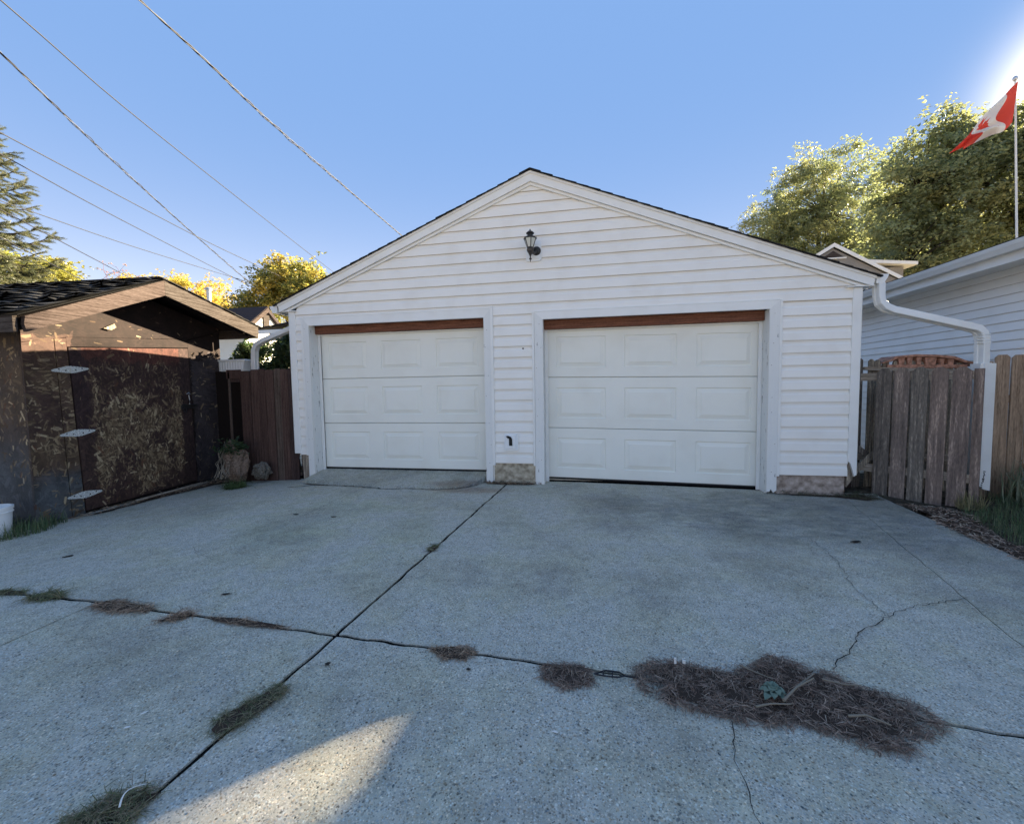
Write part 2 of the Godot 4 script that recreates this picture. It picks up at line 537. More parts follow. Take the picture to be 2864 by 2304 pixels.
	M.flashing = mat(lin(0.42, 0.46, 0.44), 0.6, 0.4)
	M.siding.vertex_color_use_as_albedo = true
	M.leaf = mat(Color.WHITE, 0.42, 0.5)
	M.leaf.vertex_color_use_as_albedo = true
	M.leaf.backlight_enabled = true
	M.leaf.backlight = lin(1.0, 1.0, 0.8)
	M.blade = mat(Color.WHITE, 0.7, 0.3)
	M.blade.vertex_color_use_as_albedo = true
	M.blade.backlight_enabled = true
	M.blade.backlight = lin(0.4, 0.4, 0.3)
	M.dry = mat(Color.WHITE, 0.9, 0.2)
	M.dry.vertex_color_use_as_albedo = true

# ------------------------------------------------------------------ scene
func _ready() -> void:
	rng.seed = 20240
	var cam := Camera3D.new()
	cam.name = "camera"
	add_child(cam)
	cam.position = Vector3(0, 1.3, 0)
	cam.rotation_degrees = Vector3(-3.4734, 10.4446, -0.9495)
	cam.fov = 89.41
	cam.near = 0.05
	cam.far = 900.0
	cam.current = true
	var sky_m := ProceduralSkyMaterial.new()
	sky_m.sky_top_color = lin(0.245 / EXPOSURE, 0.445 / EXPOSURE, 0.85 / EXPOSURE)
	sky_m.sky_horizon_color = lin(1.98 / EXPOSURE, 1.92 / EXPOSURE, 1.83 / EXPOSURE)
	sky_m.sky_curve = 0.095
	sky_m.sky_energy_multiplier = 1.0
	sky_m.ground_horizon_color = Color(0.55, 0.54, 0.52)
	sky_m.ground_bottom_color = Color(0.40, 0.39, 0.37)
	sky_m.sun_angle_max = 62.0
	sky_m.sun_curve = 0.036
	var sky := Sky.new()
	sky.sky_material = sky_m
	var env := Environment.new()
	env.background_mode = Environment.BG_SKY
	env.sky = sky
	env.tonemap_mode = Environment.TONE_MAPPER_LINEAR
	env.tonemap_exposure = EXPOSURE
	env.sdfgi_enabled = true
	env.ssao_enabled = true
	env.ssil_enabled = true
	var we := WorldEnvironment.new()
	we.name = "world_environment"
	we.environment = env
	add_child(we)
	var sun := DirectionalLight3D.new()
	sun.name = "sun"
	sun.light_color = Color(1.0, 0.93, 0.80)
	sun.light_energy = 1.6
	sun.light_angular_distance = 0.53
	sun.shadow_enabled = true
	add_child(sun)
	sun.look_at_from_position(SUN.normalized() * 50.0, Vector3.ZERO, Vector3.UP)

	materials()
	build_ground()
	build_garage()
	build_neighbour()
	build_shed()
	build_fences()
	build_far_houses()
	build_trees()
	build_cables()
	build_details()

# a grid sheet between four corners (x, z), height from a callable, colour from a callable, with skirts
func sheet(mb: MB, q: Array, step: float, height: Callable, colour: Callable, skirt := 0.12, jag := 0.0) -> void:
	var nu := maxi(2, int(maxf(q[0].distance_to(q[1]), q[3].distance_to(q[2])) / step))
	var nv := maxi(2, int(maxf(q[0].distance_to(q[3]), q[1].distance_to(q[2])) / step))
	var no := FastNoiseLite.new()
	no.seed = 77; no.frequency = 5.0; no.fractal_octaves = 3
	var k0 := mb.v.size()
	for j in nv + 1:
		for i in nu + 1:
			var a: Vector2 = q[0].lerp(q[1], float(i) / nu)
			var b: Vector2 = q[3].lerp(q[2], float(i) / nu)
			var p := a.lerp(b, float(j) / nv)
			if jag > 0.0:
				if i == 0 or i == nu: p.x += jag * no.get_noise_2d(p.x, p.y * 1.0)
				if j == 0 or j == nv: p.y += jag * no.get_noise_2d(p.x, p.y + 40.0)
			mb.v.append(Vector3(p.x, height.call(p.x, p.y), p.y))
			mb.c.append(colour.call(p.x, p.y))
			mb.t.append(p)
			mb.n.append(Vector3.UP)
	var w := nu + 1
	for j in nv:
		for i in nu:
			var k := k0 + j * w + i
			mb.ix.append_array([k, k + 1, k + w, k + 1, k + w + 1, k + w])
	for j in nv + 1:
		for i in nu + 1:
			var k := k0 + j * w + i
			var l := mb.v[k0 + j * w + maxi(i - 1, 0)]
			var r := mb.v[k0 + j * w + mini(i + 1, nu)]
			var f := mb.v[k0 + maxi(j - 1, 0) * w + i]
			var g := mb.v[k0 + mini(j + 1, nv) * w + i]
			var nn := (g - f).cross(r - l)
			if nn.y < 0: nn = -nn
			mb.n[k] = nn.normalized()
	# right way up: Godot's front faces run clockwise
	if (mb.v[k0 + 1] - mb.v[k0]).cross(mb.v[k0 + w] - mb.v[k0]).y > 0.0:
		for s in range(mb.ix.size() - nu * nv * 6, mb.ix.size(), 3):
			var h := mb.ix[s + 1]; mb.ix[s + 1] = mb.ix[s + 2]; mb.ix[s + 2] = h
	if skirt <= 0.0:
		return
	var rim := []
	for i in nu: rim.append([k0 + i, k0 + i + 1])
	for j in nv: rim.append([k0 + j * w + nu, k0 + (j + 1) * w + nu])
	for i in nu: rim.append([k0 + nv * w + i, k0 + nv * w + i + 1])
	for j in nv: rim.append([k0 + j * w, k0 + (j + 1) * w])
	var mid3 := Vector3((q[0].x + q[2].x) / 2, 0, (q[0].y + q[2].y) / 2)
	for e in rim:
		var a := mb.v[e[0]]
		var b := mb.v[e[1]]
		mb.col = mb.c[e[0]]
		var d := Vector3(0, -skirt, 0)
		mb.poly([a, b, b + d, a + d], Vector3((a.x + b.x) / 2 - mid3.x, 0, (a.z + b.z) / 2 - mid3.z))
	mb.col = Color.WHITE

func spot(x: float, z: float, cx: float, cz: float, rx: float, rz: float) -> float:
	var d := Vector2((x - cx) / rx, (z - cz) / rz).length()
	return 1.0 - smoothstep(0.35, 1.0, d)

func build_ground() -> void:
	var far := func(x: float, z: float) -> float: return -0.11
	var white := func(x: float, z: float) -> Color: return Color.WHITE
	var mb := MB.new()
	sheet(mb, [Vector2(-300, -300), Vector2(300, -300), Vector2(300, 300), Vector2(-300, 300)], 60.0, far, white, 0.0)
	struct("ground", mb, M.ground, "dry gravelly earth under and around the yards, made pale to bounce sunlight")
	mb = MB.new()
	sheet(mb, [Vector2(-40, 2.2), Vector2(40, 2.2), Vector2(40, 9.5), Vector2(-40, 9.5)], 4.0, func(x: float, z: float) -> float: return -0.03, white, 0.06)
	struct("lane", mb, M.lane, "unseen gravel back lane that the driveway opens on, made pale to bounce sunlight")
	mb = MB.new()
	sheet(mb, [Vector2(3.1, -7.0), Vector2(8.0, -7.0), Vector2(8.0, -2.2), Vector2(3.0, -2.2)], 0.25, func(x: float, z: float) -> float: return -0.072 + 0.03 * sin(x * 3.0) * sin(z * 2.3), white, 0.03)
	struct("verge", mb, M.soil, "strip of earth right of the driveway below the fences")
	mb = MB.new()
	sheet(mb, [Vector2(-9.0, -3.6), Vector2(-5.6, -3.6), Vector2(-5.6, -2.75), Vector2(-9.0, -2.4)], 0.25, func(x: float, z: float) -> float: return -0.118, white, 0.05)
	sheet(mb, [Vector2(-6.4, -6.8), Vector2(-4.0, -6.8), Vector2(-4.0, -5.5), Vector2(-6.0, -5.5)], 0.25, func(x: float, z: float) -> float: return -0.09, white, 0.05)
	struct("soil", mb, M.soil, "bare soil along the foot of the shed and the fence")

	# the concrete, cast in slabs with open joints between them
	var no := FastNoiseLite.new()
	no.seed = 4; no.frequency = 0.9; no.fractal_octaves = 5
	var fine := FastNoiseLite.new()
	fine.seed = 8; fine.frequency = 5.0; fine.fractal_octaves = 3
	var paint := func(x: float, z: float) -> Color:
		var k := 0.98 + 0.30 * no.get_noise_2d(x, z) + 0.12 * fine.get_noise_2d(x, z)
		var c := Color(k, k, k)
		# damp dark band before the right door, rusty wash below the middle pier, greenish film on the left
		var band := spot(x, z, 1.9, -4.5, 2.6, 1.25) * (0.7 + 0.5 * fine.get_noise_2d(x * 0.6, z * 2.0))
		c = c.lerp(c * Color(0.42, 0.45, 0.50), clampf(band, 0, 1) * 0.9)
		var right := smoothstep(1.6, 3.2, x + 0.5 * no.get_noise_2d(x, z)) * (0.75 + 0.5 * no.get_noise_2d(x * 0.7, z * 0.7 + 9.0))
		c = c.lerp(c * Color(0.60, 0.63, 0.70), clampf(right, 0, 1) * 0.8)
		var dust := spot(x, z, -1.2, -2.6, 3.4, 1.1) * (0.5 + 0.8 * no.get_noise_2d(x * 1.4 + 5.0, z * 0.8))
		c = c.lerp(c * Color(1.12, 1.10, 1.06), clampf(dust, 0, 1) * 0.6)
		var rust := spot(x, z, -1.55, -5.02, 0.75, 0.22) * (0.8 + 0.6 * fine.get_noise_2d(x * 2.0, z * 3.0))
		c = c.lerp(c * Color(0.62, 0.47, 0.42), clampf(rust, 0, 1) * 0.8)
		var green := spot(x, z, -2.6, -3.6, 2.4, 1.5) * (0.5 + 0.9 * no.get_noise_2d(x + 30.0, z))
		c = c.lerp(c * Color(0.90, 0.95, 0.86), clampf(green, 0, 1) * 0.7)
		var ochre := 0.5 + 0.9 * no.get_noise_2d(x * 2.6 + 50.0, z * 2.6)
		c = c.lerp(c * Color(1.05, 1.03, 0.90), clampf(ochre, 0, 1) * 0.8)
		var tyre := maxf(spot(x, z, 0.3, -3.2, 0.35, 2.6), spot(x, z, -2.9, -3.4, 0.4, 1.7)) * 0.5
		c = c.lerp(c * Color(0.84, 0.84, 0.86), tyre)
		for o in [[-0.3, -2.9, 0.3], [1.2, -3.3, 0.4], [-3.6, -2.7, 0.35], [0.6, -1.2, 0.18], [-2.3, -4.1, 0.3], [-2.5, -1.6, 0.5], [2.2, -2.9, 0.5], [0.2, -4.6, 0.6], [-4.3, -3.6, 0.7]]:
			c = c.lerp(c * Color(0.70, 0.69, 0.68), 0.7 * spot(x, z, o[0], o[1], o[2], o[2] * 0.6) * (0.6 + 0.8 * fine.get_noise_2d(x, z)))
		return c
	var level := func(x: float, z: float) -> float: return gy(x) + 0.004 * no.get_noise_2d(x * 1.3, z * 1.3)
	var drive := thing("driveway", "grey exposed aggregate concrete driveway cast in slabs, open joints full of weeds", "", Vector3(0, 0, -3))
	meta(drive, "", "", "", "structure")
	mb = MB.new()
	sheet(mb, [Vector2(-5.8, -5.9), Vector2(3.1, -5.9), Vector2(3.1, 2.1), Vector2(-8.8, 2.1)], 0.5, func(x: float, z: float) -> float: return gy(x) - 0.0095, func(x: float, z: float) -> Color: return Color.WHITE, 0.0)
	part("joint_dirt", mb, M.filler, drive, "black dirt packed in the joints")
	var g := 0.0115
	var slabs := [
		[Vector2(-5.75, -5.62), Vector2(-1.068 - g, -5.62), Vector2(-1.325 - g, -1.925 - g), Vector2(-5.62, -2.14 - g)],
		[Vector2(-1.068 + g, -5.62), Vector2(2.99, -5.62), Vector2(1.965 - 0.004, -1.775 - g), Vector2(-1.325 + g, -1.925 - g)],
		[Vector2(2.99 + 0.004, -5.62), Vector2(3.36, -5.62), Vector2(3.02, -1.73 - g), Vector2(1.965 + 0.004, -1.775 - g)],
		[Vector2(-8.6, -2.29 + g), Vector2(-3.01 - 0.005, -2.005 + g), Vector2(-3.1 - 0.005, 2.15), Vector2(-8.6, 2.15)],
		[Vector2(-3.01 + 0.005, -2.005 + g), Vector2(-1.325 - g, -1.925 + g), Vector2(-1.62 - g, 2.15), Vector2(-3.1 + 0.005, 2.15)],
		[Vector2(-1.325 + g, -1.925 + g), Vector2(3.02, -1.73 + g), Vector2(4.6, 2.15), Vector2(-1.62 + g, 2.15)],
	]
	for s in slabs:
		mb = MB.new()
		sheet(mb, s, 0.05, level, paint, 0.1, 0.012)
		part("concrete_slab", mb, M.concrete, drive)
	# the cracked apron that ramps up to the left door
	mb = MB.new()
	var front := [Vector2(-3.99, -5.19), Vector2(-3.76, -5.12), Vector2(-3.44, -5.09), Vector2(-3.01, -5.04), Vector2(-2.57, -4.95), Vector2(-2.28, -5.01), Vector2(-1.92, -4.99), Vector2(-1.63, -5.11), Vector2(-1.46, -5.28), Vector2(-1.39, -5.50)]
	var edge := func(x: float) -> float:
		for i in front.size() - 1:
			if x <= front[i + 1].x:
				return lerpf(front[i].y, front[i + 1].y, clampf((x - front[i].x) / (front[i + 1].x - front[i].x), 0, 1))
		return front[-1].y
	var k0 := 0
	var nx := 66
	var nz := 16
	for j in nz + 1:
		for i in nx + 1:
			var x := lerpf(-3.985, -1.385, float(i) / nx)
			var z0: float = edge.call(x) + 0.025 * fine.get_noise_2d(x * 3.0, 9.0)
			var z := lerpf(-5.72, z0, float(j) / nz)
			var y := lerpf(0.105, 0.016, pow(clampf((z + 5.66) / 0.66, 0, 1), 0.8)) + 0.006 * no.get_noise_2d(x * 3, z * 3)
			if j == nz: y = -0.004
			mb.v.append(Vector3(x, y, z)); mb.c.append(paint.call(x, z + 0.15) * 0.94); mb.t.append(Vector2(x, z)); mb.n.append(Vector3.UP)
	for j in nz:
		for i in nx:
			var k := k0 + j * (nx + 1) + i
			mb.ix.append_array([k, k + 1, k + nx + 1, k + 1, k + nx + 2, k + nx + 1])
	part("concrete_apron", mb, M.concrete, drive, "cracked concrete ramp patched against the left door")
	# cracks: dark, ragged and narrow
	crack(drive, [[-4.09, -5.0], [-3.76, -5.10], [-3.44, -5.07], [-3.01, -5.02], [-2.57, -4.93], [-2.28, -4.99], [-1.92, -4.97], [-1.63, -5.09], [-1.44, -5.26]], 0.022, 1)
	crack(drive, [[1.86, -3.92], [1.82, -3.42], [1.68, -2.95], [1.66, -2.61]], 0.005, 2, true)
	crack(drive, [[1.66, -2.61], [1.72, -2.67], [2.0, -2.82], [2.31, -2.96]], 0.006, 3)
	crack(drive, [[1.66, -2.61], [1.42, -2.43], [1.26, -2.24], [1.09, -2.06]], 0.005, 4)
	crack(drive, [[0.54, -1.66], [0.49, -1.48], [0.5, -1.4], [0.49, -1.33], [0.51, -1.22], [0.46, -1.05]], 0.004, 5)
	crack(drive, [[-2.91, -4.85], [-2.92, -4.4], [-2.91, -3.7]], 0.006, 6, true)
	crack(drive, [[-3.3, -2.9], [-3.1, -2.75], [-2.7, -2.62]], 0.004, 7, true)

func crack(to: Node3D, pts: Array, w: float, seed_: int, soft := false) -> void:
	var r := RandomNumberGenerator.new()
	r.seed = seed_ * 91
	var line := PackedVector2Array()
	for i in pts.size() - 1:
		var a := Vector2(pts[i][0], pts[i][1])
		var b := Vector2(pts[i + 1][0], pts[i + 1][1])
		var n := maxi(2, int(a.distance_to(b) / 0.035))
		for k in n:
			var p := a.lerp(b, float(k) / n)
			if k > 0: p += Vector2(r.randfn(0, 0.008), r.randfn(0, 0.008))
			line.append(p)
	line.append(Vector2(pts[-1][0], pts[-1][1]))
	var mb := MB.new()
	var last := []
	for i in line.size():
		var d := (line[mini(i + 1, line.size() - 1)] - line[maxi(i - 1, 0)]).normalized()
		var ww := w * r.randf_range(0.35, 1.15) * (0.3 if i == 0 or i == line.size() - 1 else 1.0) * 0.5
		var p := line[i]
		var s := Vector2(-d.y, d.x) * ww
		var y := gy(p.x) + 0.0075
		var cur := [Vector3(p.x + s.x, y, p.y + s.y), Vector3(p.x - s.x, y, p.y - s.y)]
		if i > 0:
			mb.poly([last[0], last[1], cur[1], cur[0]], Vector3.UP)
		last = cur
	part("crack", mb, M.crack_soft if soft else M.crack, to)

# one course of clapboard: along and out are unit vectors; b and t are the start and end along the course at its foot and head
func course(mb: MB, at: Vector3, along: Vector3, out: Vector3, b: Vector2, t: Vector2, h: float, lap := true) -> void:
	var prof := [[0.001, 0.0], [0.0, 0.0185], [0.004, 0.020], [h * 0.60, 0.015], [h * 0.70, 0.008], [h * 0.74, 0.006], [h + 0.008, 0.004]]
	if not lap:
		prof = [[0.001, 0.0], [0.0, 0.0165], [0.004, 0.018], [h + 0.005, 0.003]]
	for i in prof.size() - 1:
		var p: Array = prof[i]
		var q: Array = prof[i + 1]
		var f: float = p[0] / h
		var g: float = q[0] / h
		var a: Vector3 = at + Vector3.UP * p[0] + out * p[1]
		var c: Vector3 = at + Vector3.UP * q[0] + out * q[1]
		mb.col = Color(0.30, 0.22, 0.14) if i == 0 else Color.WHITE  # brown grime, which also paints in the shade under the lip
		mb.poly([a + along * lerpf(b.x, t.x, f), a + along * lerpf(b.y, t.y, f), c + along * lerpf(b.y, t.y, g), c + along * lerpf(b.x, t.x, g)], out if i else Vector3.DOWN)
	mb.col = Color.WHITE

func door_section(mb: MB, x0: float, x1: float, y0: float, y1: float, z: float) -> void:
	var th := 0.04
	y0 += 0.003; y1 -= 0.003
	var cw := (x1 - x0) / 3.0
	var hole := []
	for k in 3:
		var cx := x0 + cw * (k + 0.5)
		var cy := (y0 + y1) / 2.0
		hole.append([cx - cw * 0.365, cy - 0.205, cx + cw * 0.365, cy + 0.205])
	var e := 0.006
	var F := func(a: Vector2, b: Vector2, zz: float) -> void:
		mb.poly([Vector3(a.x, a.y, zz), Vector3(b.x, a.y, zz), Vector3(b.x, b.y, zz), Vector3(a.x, b.y, zz)], Vector3.BACK)
	F.call(Vector2(x0, y0 + e), Vector2(x1, hole[0][1]), z)
	F.call(Vector2(x0, hole[0][3]), Vector2(x1, y1 - e), z)
	var xs := [x0, hole[0][0], hole[0][2], hole[1][0], hole[1][2], hole[2][0], hole[2][2], x1]
	for k in [0, 2, 4, 6]:
		F.call(Vector2(xs[k], hole[0][1]), Vector2(xs[k + 1], hole[0][3]), z)
	for hh in hole:
		var rings := [[0.0, 0.0], [0.007, -0.012], [0.016, -0.012], [0.060, -0.002], [0.0625, 0.003], [0.068, 0.003]]
		for i in rings.size() - 1:
			var a: float = rings[i][0]
			var b: float = rings[i + 1][0]
			var za: float = z + rings[i][1]
			var zb: float = z + rings[i + 1][1]
			var A := [Vector3(hh[0] + a, hh[1] + a, za), Vector3(hh[2] - a, hh[1] + a, za), Vector3(hh[2] - a, hh[3] - a, za), Vector3(hh[0] + a, hh[3] - a, za)]
			var B := [Vector3(hh[0] + b, hh[1] + b, zb), Vector3(hh[2] - b, hh[1] + b, zb), Vector3(hh[2] - b, hh[3] - b, zb), Vector3(hh[0] + b, hh[3] - b, zb)]
			for s in 4:
				mb.poly([A[s], A[(s + 1) % 4], B[(s + 1) % 4], B[s]], Vector3.BACK)
		F.call(Vector2(hh[0] + 0.068, hh[1] + 0.068), Vector2(hh[2] - 0.068, hh[3] - 0.068), z + 0.003)
	# rounded lips top and bottom, and the back
	mb.poly([Vector3(x0, y0, z - 0.006), Vector3(x1, y0, z - 0.006), Vector3(x1, y0 + e, z), Vector3(x0, y0 + e, z)], Vector3(0, -1, 1))
	mb.poly([Vector3(x0, y1, z - 0.006), Vector3(x1, y1, z - 0.006), Vector3(x1, y1 - e, z), Vector3(x0, y1 - e, z)], Vector3(0, 1, 1))
	mb.poly([Vector3(x0, y0, z - 0.006), Vector3(x1, y0, z - 0.006), Vector3(x1, y0, z - th), Vector3(x0, y0, z - th)], Vector3.DOWN)
	mb.poly([Vector3(x0, y1, z - 0.006), Vector3(x1, y1, z - 0.006), Vector3(x1, y1, z - th), Vector3(x0, y1, z - th)], Vector3.UP)
	mb.poly([Vector3(x0, y0, z - th), Vector3(x1, y0, z - th), Vector3(x1, y1, z - th), Vector3(x0, y1, z - th)], Vector3.FORWARD)

# the right door hangs a little low at its right side, like the slab below it
func settle(mb: MB) -> void:
	for i in mb.v.size():
		var p := mb.v[i]
		p.y -= (0.062 - 0.014 * p.y) * (p.x + 0.545) / 2.67
		mb.v[i] = p

func one(f: Callable) -> MB:
	var m := MB.new()
	f.call(m)
	return m

func build_garage() -> void:
	var gar := thing("garage", "white clapboard double garage with two panelled doors and a lantern in its gable", "garage", Vector3(-0.6, 0, -5.5))
	var W := -5.475
	var RX := -0.715
	# walls behind the cladding
	var mb := MB.new()
	mb.span(Vector3(-4.26, 0.37, -5.62), Vector3(-4.0, 2.4, -5.48))
	mb.span(Vector3(-1.34, 0.02, -5.62), Vector3(-0.62, 2.4, -5.48))
	mb.span(Vector3(2.15, 0.19, -5.62), Vector3(2.98, 2.4, -5.48))
	mb.span(Vector3(2.98, 0.42, -5.62), Vector3(3.04, 2.4, -5.48))
	mb.span(Vector3(-4.0, 2.25, -5.62), Vector3(-1.34, 2.4, -5.48))
	mb.span(Vector3(-0.62, 2.2, -5.62), Vector3(2.15, 2.4, -5.48))
	mb.prism(PackedVector2Array([Vector2(-4.26, 2.4), Vector2(3.04, 2.4), Vector2(RX, 3.9)]), Vector3(0, 0, -5.62), Vector3.RIGHT, Vector3.UP, Vector3(0, 0, 0.14))
	part("front_wall", mb, M.siding, gar)
	mb = MB.new()
	mb.span(Vector3(-4.27, 0.37, -12.4), Vector3(-4.15, 2.52, -5.63))
	part("side_wall", mb, M.siding, gar)
	mb = MB.new()
	mb.span(Vector3(2.93, 0.19, -12.4), Vector3(3.05, 2.45, -5.63))
	part("side_wall", mb, M.siding, gar)
	mb = MB.new()
	mb.span(Vector3(-4.14, -0.1, -12.4), Vector3(2.92, 2.4, -12.28))
	mb.prism(PackedVector2Array([Vector2(-4.26, 2.41), Vector2(3.04, 2.41), Vector2(RX, 3.9)]), Vector3(0, 0, -12.4), Vector3.RIGHT, Vector3.UP, Vector3(0, 0, 0.12))
	part("back_wall", mb, M.siding, gar)
	part("footing", one(func(m: MB) -> void: m.span(Vector3(-4.25, -0.2, -12.4), Vector3(-4.15, 0.365, -5.64))), M.stub, gar)
	part("footing", one(func(m: MB) -> void: m.span(Vector3(2.93, -0.25, -12.4), Vector3(3.03, 0.185, -5.64))), M.footing_pink, gar)
	# clapboards: three piers
	for q in [[-4.195, -4.098, 0.347, 14, 0.1392], [-1.245, -0.72, 0.272, 14, 0.1418], [2.252, 2.985, 0.186, 14, 0.1456]]:
		for i in int(q[3]):
			mb = MB.new()
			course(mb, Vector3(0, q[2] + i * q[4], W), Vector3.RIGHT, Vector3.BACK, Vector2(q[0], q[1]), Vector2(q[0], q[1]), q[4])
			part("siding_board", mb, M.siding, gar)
	# gable courses, cut to the rake; some run in two lengths with a lapped seam
	var seams := {0: -0.88, 1: -0.88, 3: -2.32, 5: 0.30, 6: 0.30, 2: 1.4, 8: -0.2}
	for i in 12:
		var y := 2.247 + i * 0.1415
		var rim := func(yy: float) -> Vector2:
			var half := (3.90 - yy) / 0.4
			return Vector2(maxf(RX - half, -4.2), minf(RX + half, 2.985))
		var b: Vector2 = rim.call(y)
		var t: Vector2 = rim.call(minf(y + 0.1415, 3.895))
		if seams.has(i):
			var s: float = seams[i]
			mb = MB.new()
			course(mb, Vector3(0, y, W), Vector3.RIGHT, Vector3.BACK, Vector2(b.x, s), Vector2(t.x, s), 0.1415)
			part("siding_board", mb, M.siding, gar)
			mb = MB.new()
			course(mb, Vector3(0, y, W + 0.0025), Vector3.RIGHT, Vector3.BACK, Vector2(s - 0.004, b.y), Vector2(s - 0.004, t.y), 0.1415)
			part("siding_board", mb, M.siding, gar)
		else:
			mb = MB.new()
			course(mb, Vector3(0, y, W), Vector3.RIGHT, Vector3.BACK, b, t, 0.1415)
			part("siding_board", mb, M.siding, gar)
	# corner posts and the channels that frame the openings
	mb = MB.new()
	mb.span(Vector3(-4.285, 0.365, W), Vector3(-4.192, 2.44, -5.448), 0.004)
	mb.span(Vector3(-4.297, 0.365, -5.56), Vector3(-4.2855, 2.44, -5.449), 0.003)
	part("corner_trim", mb, M.trim, gar)
	mb = MB.new()
	mb.prism(PackedVector2Array([Vector2(2.982, 0.365), Vector2(3.01, 0.34), Vector2(3.035, 0.25), Vector2(3.052, 0.185), Vector2(3.067, 0.20), Vector2(3.067, 2.36), Vector2(2.982, 2.36)]), Vector3(0, 0, W), Vector3.RIGHT, Vector3.UP, Vector3(0, 0, 0.027))
	mb.span(Vector3(3.0675, 0.2, -5.56), Vector3(3.078, 2.36, -5.449), 0.003)
	part("corner_trim", mb, M.trim, gar, "white corner trim torn open at its foot")
	part("corner_stud", one(func(m: MB) -> void: m.prism(PackedVector2Array([Vector2(2.99, 0.05), Vector2(3.05, 0.14), Vector2(3.052, 0.36), Vector2(2.985, 0.4), Vector2(2.985, 0.2)]), Vector3(0, 0, -5.56), Vector3.RIGHT, Vector3.UP, Vector3(0, 0, 0.08))), M.stub, gar, "rotten grey stud showing under the torn trim")
	for q in [[-4.10, 0.34, -4.066, 2.345], [-1.281, 0.24, -1.243, 2.37], [-0.722, 0.24, -0.692, 2.275], [2.222, 0.17, 2.254, 2.275]]:
		mb = MB.new()
		mb.span(Vector3(q[0], q[1], W), Vector3(q[2], q[3], -5.441), 0.004)
		part("channel_trim", mb, M.trim, gar)
	for q in [[-4.064, 2.336, -1.283, 2.362], [-0.69, 2.262, 2.22, 2.284]]:
		mb = MB.new()
		mb.span(Vector3(q[0], q[1], W), Vector3(q[2], q[3], -5.443), 0.004)
		part("channel_trim", mb, M.trim, gar)
	# casings round the doors: mitred boards, chipped at the foot
	var openings := [[-3.97, -1.369, 2.225, 2.334, 0.092, 0.03, 0.10, 2.118], [-0.579, 2.112, 2.166, 2.260, 0.110, -0.02, -0.035, 2.052]]
	for q in openings:
		var w: float = q[4]
		for s in 2:
			mb = MB.new()
			var xi: float = q[s]
			var xo: float = xi - w if s == 0 else xi + w
			var foot := 0.0 if q[0] < -1 else -0.03
			var o := PackedVector2Array([Vector2(xi, foot + 0.01), Vector2(xi, q[2]), Vector2(xo, q[3]), Vector2(xo, foot + 0.03), Vector2(lerpf(xi, xo, 0.7), foot + 0.0), Vector2(lerpf(xi, xo, 0.45), foot + 0.045), Vector2(lerpf(xi, xo, 0.3), foot + 0.012)])
			mb.prism(o, Vector3(0, 0, -5.48), Vector3.RIGHT, Vector3.UP, Vector3(0, 0, 0.043))
			var cs := part("door_casing", mb, M.casing, gar)
			for k in 7:
				var yy := 0.25 + k * 0.31 + rf(-0.08, 0.08)
				mb = MB.new()
				mb.box(Vector3(lerpf(xi, xo, rf(0.2, 0.8)), yy, -5.4362), Vector3(0.007, 0.007, 0.003))
				part("nail_head", mb, M.stub, cs)
			# jamb board in the thickness of the wall, then the stop
			mb = MB.new()
			var d := 0.02 if s == 1 else -0.02
			mb.span(Vector3(xi, q[5 + s] - 0.02, -5.64), Vector3(xi + d, q[2] - 0.001, -5.4805))
			part("door_jamb", mb, M.jamb, gar)
			mb = MB.new()
			var dd := -0.045 if s == 1 else 0.045
			mb.span(Vector3(xi - 0.001 * signf(d), q[5 + s] - 0.01, -5.648), Vector3(xi + dd, q[7] + 0.02, -5.628), 0.004)
			part("door_stop", mb, M.trim, gar)
		mb = MB.new()
		mb.prism(PackedVector2Array([Vector2(q[0], q[2]), Vector2(q[1], q[2]), Vector2(q[1] + w, q[3]), Vector2(q[0] - w, q[3])]), Vector3(0, 0, -5.48), Vector3.RIGHT, Vector3.UP, Vector3(0, 0, 0.0425))
		part("door_casing", mb, M.trim, gar)
		mb = MB.new()
		mb.span(Vector3(q[0] + 0.001, q[7], -5.62), Vector3(q[1] - 0.001, q[2] + 0.06, -5.575), 0.006)
		part("header_beam", mb, M.beam, gar, "reddish brown bare timber over the door")
		mb = MB.new()
		mb.span(Vector3(q[0] + 0.03, q[7] - 0.02, -5.648), Vector3(q[1] - 0.03, q[7] - 0.002, -5.626), 0.003)
		part("door_stop", mb, M.trim, gar)
	# the two sectional doors
	for q in [[-3.93, -1.40, [0.128, 0.797, 1.461, 2.125], 0.100, 0.100], [-0.545, 2.125, [0.052, 0.735, 1.418, 2.092], 0.034, 0.034]]:
		var door := one(func(m: MB) -> void: m.span(Vector3(q[0], q[2][0] - 0.05, -5.72), Vector3(q[1], q[2][3], -5.715)))
		var dn := part("garage_door", door, M.door, gar)
		for k in 3:
			mb = MB.new()
			door_section(mb, q[0], q[1], q[2][k], q[2][k + 1], -5.662)
			if q[0] > -1.0: settle(mb)
			part("door_panel", mb, M.door, dn)
		mb = MB.new()
		mb.prism(PackedVector2Array([Vector2(q[0], q[2][0]), Vector2(q[1], q[2][0]), Vector2(q[1], q[4] - 0.004), Vector2(q[0], q[3] - 0.004)]), Vector3(0, 0, -5.70), Vector3.RIGHT, Vector3.UP, Vector3(0, 0, 0.03))
		if q[0] > -1.0: settle(mb)
		part("bottom_seal", mb, M.rubber, dn)
	# footings
	part("footing", one(func(m: MB) -> void: m.span(Vector3(-1.268, -0.06, -5.60), Vector3(-0.70, 0.268, -5.479), 0.006)), M.footing, gar, "parged yellowish concrete footing between the doors")
	part("footing", one(func(m: MB) -> void: m.span(Vector3(2.226, -0.16, -5.60), Vector3(2.975, 0.186, -5.479), 0.01)), M.footing_pink, gar, "pinkish cracked concrete footing at the right corner")
